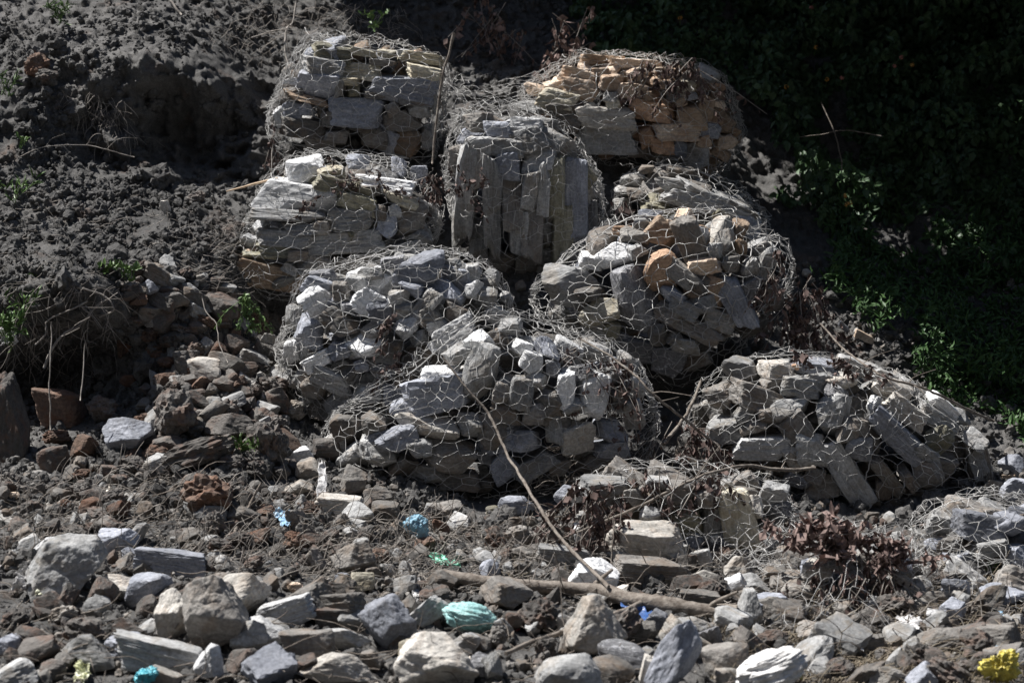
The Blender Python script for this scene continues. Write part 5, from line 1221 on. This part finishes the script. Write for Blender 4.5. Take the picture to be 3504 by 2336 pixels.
cloth('wrapper', 'small yellowish wrapper beside the white and red one', 'wrapper', [(122,2035,-2.8),(150,2035,-2.8),(155,2005,-2.75),(122,2000,-2.75)], plastic('yellow_green_wrapper', (.45,.45,.2), (.7,.7,.55)), 12, .02, 30, freq=16)
sk = crumple('sack', 'white woven sack lying at the bottom right', 'sack', 2635, 2296, gD(2635, 2320) - .2, 245, 122, -20, PLW, 13, .5, .34, 6, 1.3, aniso=(.6, 1, 2.6))
cloth('hem', None, None, [(2690,2272,-3.16),(2742,2300,-3.2),(2738,2288,-3.18),(2688,2262,-3.14)], PLP, 14, .015, 24, parent=sk, freq=4, lift=.36)
cloth('edge_tape', None, None, [(2738,2320,-3.2),(2748,2320,-3.2),(2744,2278,-3.16),(2736,2276,-3.16)], PLY, 15, .01, 16, parent=sk, freq=4, lift=.36)
crumple('plastic_bag', 'torn bright yellow plastic bag at the lower right', 'bag', 3424, 2280, gD(3424, 2300) - .26, 100, 78, -20, PLY, 16, .5, .75, 6, 1.9, aniso=(1.3, 1, .8))
cloth('plastic_rag', 'sky blue plastic rag above the yellow bag', 'plastic rag', [(3365,2235,-2.75),(3420,2225,-2.75),(3415,2208,-2.7),(3370,2215,-2.7)], PLB, 17, .02, 40, freq=7, lift=.2)
cloth('plastic_rag', 'small blue scrap at the right edge among dead grass', 'plastic scrap', [(3400,2105,-2.3),(3432,2108,-2.3),(3432,2085,-2.3),(3400,2085,-2.3)], PLB, 18, .015, 24, freq=8, lift=.16)
cloth('plastic_rag', 'tiny blue scrap beside the striped white stone', 'plastic scrap', [(3208,2140,-2.4),(3232,2142,-2.4),(3228,2126,-2.4),(3210,2126,-2.4)], PLB, 19, .015, 20, freq=18)
cloth('cloth_rag', 'hanging grey white cloth below the flattened gabion', 'rag', [(2890,2190,-2.5),(2950,2222,-2.5),(2960,2150,-2.45),(2880,2150,-2.45)], PLC, 20, .03, 50, freq=4, lift=.2)
cloth('plastic_film', 'clear whitish plastic film right of the hanging cloth', 'plastic film', [(3060,2150,-2.5),(3140,2160,-2.5),(3150,2110,-2.45),(3070,2110,-2.45)], PLC, 21, .03, 50, freq=5, lift=.18)
cloth('cloth_rag', 'white twisted rag at the foot of the sagging gabion', 'rag', [(1085,1700,-.85),(1120,1700,-.85),(1115,1590,-.75),(1092,1580,-.75)], PLC, 22, .02, 60, freq=6, lift=.16)
cloth('cloth_rag', 'grey rag strip hanging from the mud caked stick', 'rag', [(1415,2040,-2.05),(1432,2065,-2.05),(1440,1975,-1.95),(1395,1980,-1.95)], PLC, 23, .03, 40, freq=14)
cloth('plastic_film', 'glossy whitish sheet of film at the left edge of the bank', 'plastic film', [(0,1180,-.35),(60,1175,-.35),(50,1130,-.3),(0,1120,-.3)], PLC, 24, .04, 40, freq=12)
for nm, lab, x, y, D, c in (('blue_cap', 'blue round cap lying in the dark root hollow', 662, 1862, None, PLK), ('plastic_ball', 'dull blue ball half buried in the root hollow', 625, 1850, None, PLD)):
    crumple(nm, lab, 'plastic litter', x, y, gD(x, y) - .04, 16 if nm == 'blue_cap' else 24, 15 if nm == 'blue_cap' else 22, 0, c, 31, 1, .05, 3)
crumple('wrapper', 'crushed pink and red packet beside the turquoise sack', 'wrapper', 1772, 2140, gD(1772, 2140) - .08, 22, 42, 8, PLP, 33, .5, .5, 4)
crumple('wrapper', 'tiny red scrap in the debris left of centre', 'wrapper', 1082, 1942, gD(1082, 1942) - .04, 20, 14, 0, PLP, 34, .6, .5, 4)
# drink can, crushed : body, rim
c0 = G(630, 1213, -.06); rt = empty('drink_can', tuple(c0)); tag(rt, 'small blue and teal drink can on the left slope', 'can')
ax = np.array([.93, .1, .33]); ax /= np.linalg.norm(ax)
sg = c0 + ax * np.linspace(-.032, .032, 9)[:, None]; V, F, C = tube_vf(sg, np.array([.016,.019,.02,.02,.018,.02,.02,.019,.016]) * .8, 16, 1, .05); o = mk('body', V, F, PLK, None, True); adopt(o, rt)
V, F, C = tube_vf(c0 + ax * np.linspace(.024, .034, 3)[:, None], np.array([.0165, .0168, .014]), 16); o = mk('rim', V, F, WIRE, None, True); adopt(o, rt)
V, F, C = tube_vf(c0 + ax * np.linspace(.006, .014, 3)[:, None], .0168, 16); o = mk('band', V, F, PLQ, None, True); adopt(o, rt)

# muddy puddle and pale mud flats
MUD = simple('pale_wet_mud', (.20,.19,.18), (.27,.26,.245), 5, .75, .3, .25)
def mudpatch(label, px, py, wpx, hpx, seed, mat=MUD, name='mud_flat', lift=.045):
    n = 46; a_ = np.linspace(0, 2 * math.pi, n, endpoint=False); V = [G(px, py, -lift)]; D = gD(px, py); kk = (L0 + D) / L0 / 500
    rings = 9
    for r_ in range(1, rings + 1):
        f = r_ / rings
        for t in a_:
            ff = f * (1 + .22 * math.sin(3 * t + seed) + .14 * math.sin(7 * t + seed * 2))
            g_ = G(px + wpx / 2 * ff * math.cos(t), py - hpx / 2 * ff * math.sin(t), -lift * (1 - f ** 3) + .03 * f ** 6); V.append(g_)
    F = [[0, 1 + i, 1 + (i + 1) % n, 0] for i in range(n)]
    me = bpy.data.meshes.new(name); fc = [(0, 1 + i, 1 + (i + 1) % n) for i in range(n)]
    for r_ in range(rings - 1):
        b0 = 1 + r_ * n; fc += [(b0 + i, b0 + n + i, b0 + n + (i + 1) % n, b0 + (i + 1) % n) for i in range(n)]
    me.from_pydata([tuple(v) for v in V], [], fc); me.materials.append(mat)
    for p_ in me.polygons: p_.use_smooth = True
    o = bpy.data.objects.new(name, me); COL.objects.link(o); tag(o, label, 'mud', None, 'structure')
for i, a_ in enumerate([(60,1770,260,90),(310,1740,300,60),(180,1625,240,40),(880,1700,180,40),(110,1930,260,70),(620,2010,260,60),(120,2310,260,60),(420,1690,200,40)]):
    mudpatch('patch of pale silt on the muddy flat', *a_, i)
WATER = simple('brown_puddle_water', (.13,.11,.09), (.17,.15,.12), 3, .12, .6, .05)
mudpatch('brown muddy puddle between boulders at the bottom centre', 1790, 2275, 100, 60, 3, WATER, 'puddle', .05)

# ---------------------------------------------------------------- unseen trees added above the frame so their crowns shade the right bank
SHADE_TREES = [(-1.3,4.9,6.9,1.5,1.0,.6,3600),(.7,5.0,6.9,1.6,1.2,.7,4200),(2.7,4.4,6.5,1.5,1.5,.6,5000),(4.6,4.2,6.4,1.7,1.6,.8,5000),(2.45,2.15,5.7,1.35,.95,.38,6200),(4.3,1.9,5.6,1.5,1.05,.42,5600),(1.25,2.55,5.6,.75,.6,.35,2800),(1.6,6.8,7.8,2.4,1.4,.9,3600),(5.9,2.8,5.6,1.4,1.3,.8,3600)]
TLAB = ['leftmost tree above the bank, shading the dark slope at top centre', 'tree above the buff gabion slope', 'tree above the middle of the creeper bank', 'tree above the right part of the creeper bank', 'low tree leaning over the near side of the creeper', 'lowest tree leaning over the grassy bank', 'small leaning tree over the right side of the buff gabion', 'rear tree with the broadest crown above the bank', 'tree at the far right over the grassy bank']
TB = simple('tree_bark', (.10,.08,.06), (.18,.15,.12), 9, .9, .2, .8)
for i, (x, y, z, rx, ry, rz, n) in enumerate(SHADE_TREES):
    rng = np.random.default_rng(200 + i); xb = x + .9; b = CEN + RT * xb + UP * 4.4 + FW * float(baseD(np.array([xb]), np.array([4.4]))[0]); rt = empty('tree', tuple(b)); tag(rt, TLAB[i], 'tree', 'trees above the right bank')
    a = Acc(); top = np.array([x, y, z]); tr = spline([b, (b + top) / 2 + rng.normal(0, .2, 3), top], 14); a.tube(tr, np.linspace(.16, .06, 14), 9, wob=.1); o = a.build('trunk', TB, None, True); adopt(o, rt)
    for j in range(7):
        d = rng.normal(0, 1, 3) * [rx, ry, rz * .6] * .55; a = Acc(); st = tr[8 + j % 5]; a.tube(spline([st, st + d * .5 + [0, 0, .2], top + d], 10), np.linspace(.05, .015, 10), 6); o = a.build('limb', TB, None, True); adopt(o, rt)
    c = rng.normal(0, 1, (n, 3)); c /= np.linalg.norm(c, axis=1)[:, None]; c *= (rng.random(n) ** .4)[:, None]; c = c * [rx, ry, rz] + top; c = c[fbm(c * 1.4, 2, 5) > -.42]
    a = Acc(); leaf_cloud(a, c, (.16, .30), rng, .1, .0); o = a.build('crown', LEAFD, None, False); adopt(o, rt)

# unseen dark hill added behind the viewer to cut off low sky light
hx = np.linspace(-70, 70, 60); ht = np.linspace(0, 1, 40); HX, HT = np.meshgrid(hx, ht, indexing='ij')
HY = -20 - 26 * HT - HX ** 2 * .0015; HZ = -2 + 66 * HT ** .9; hv = np.stack([HX, HY, HZ], -1).reshape(-1, 3); hv = hv + (fbm(hv * .15, 4, 3)[:, None] * [1.5, 2, 2.5])
tag(mk('hillside', hv, grid_faces(60, 40), simple('far_forest', (.035,.037,.042), (.07,.075,.08), .4, .9, .1, .5), None, True), 'wooded hillside across the river behind the viewer', 'hill', None, 'structure')
fl = np.array([[-70, -24, -2.], [70, -24, -2.], [70, -5.5, -1.2], [-70, -5.5, -1.2]])
tag(mk('river_bed', fl, [[0, 1, 2, 3]], SOIL), 'grey river bed between the bank and the far hillside', 'ground', None, 'structure')
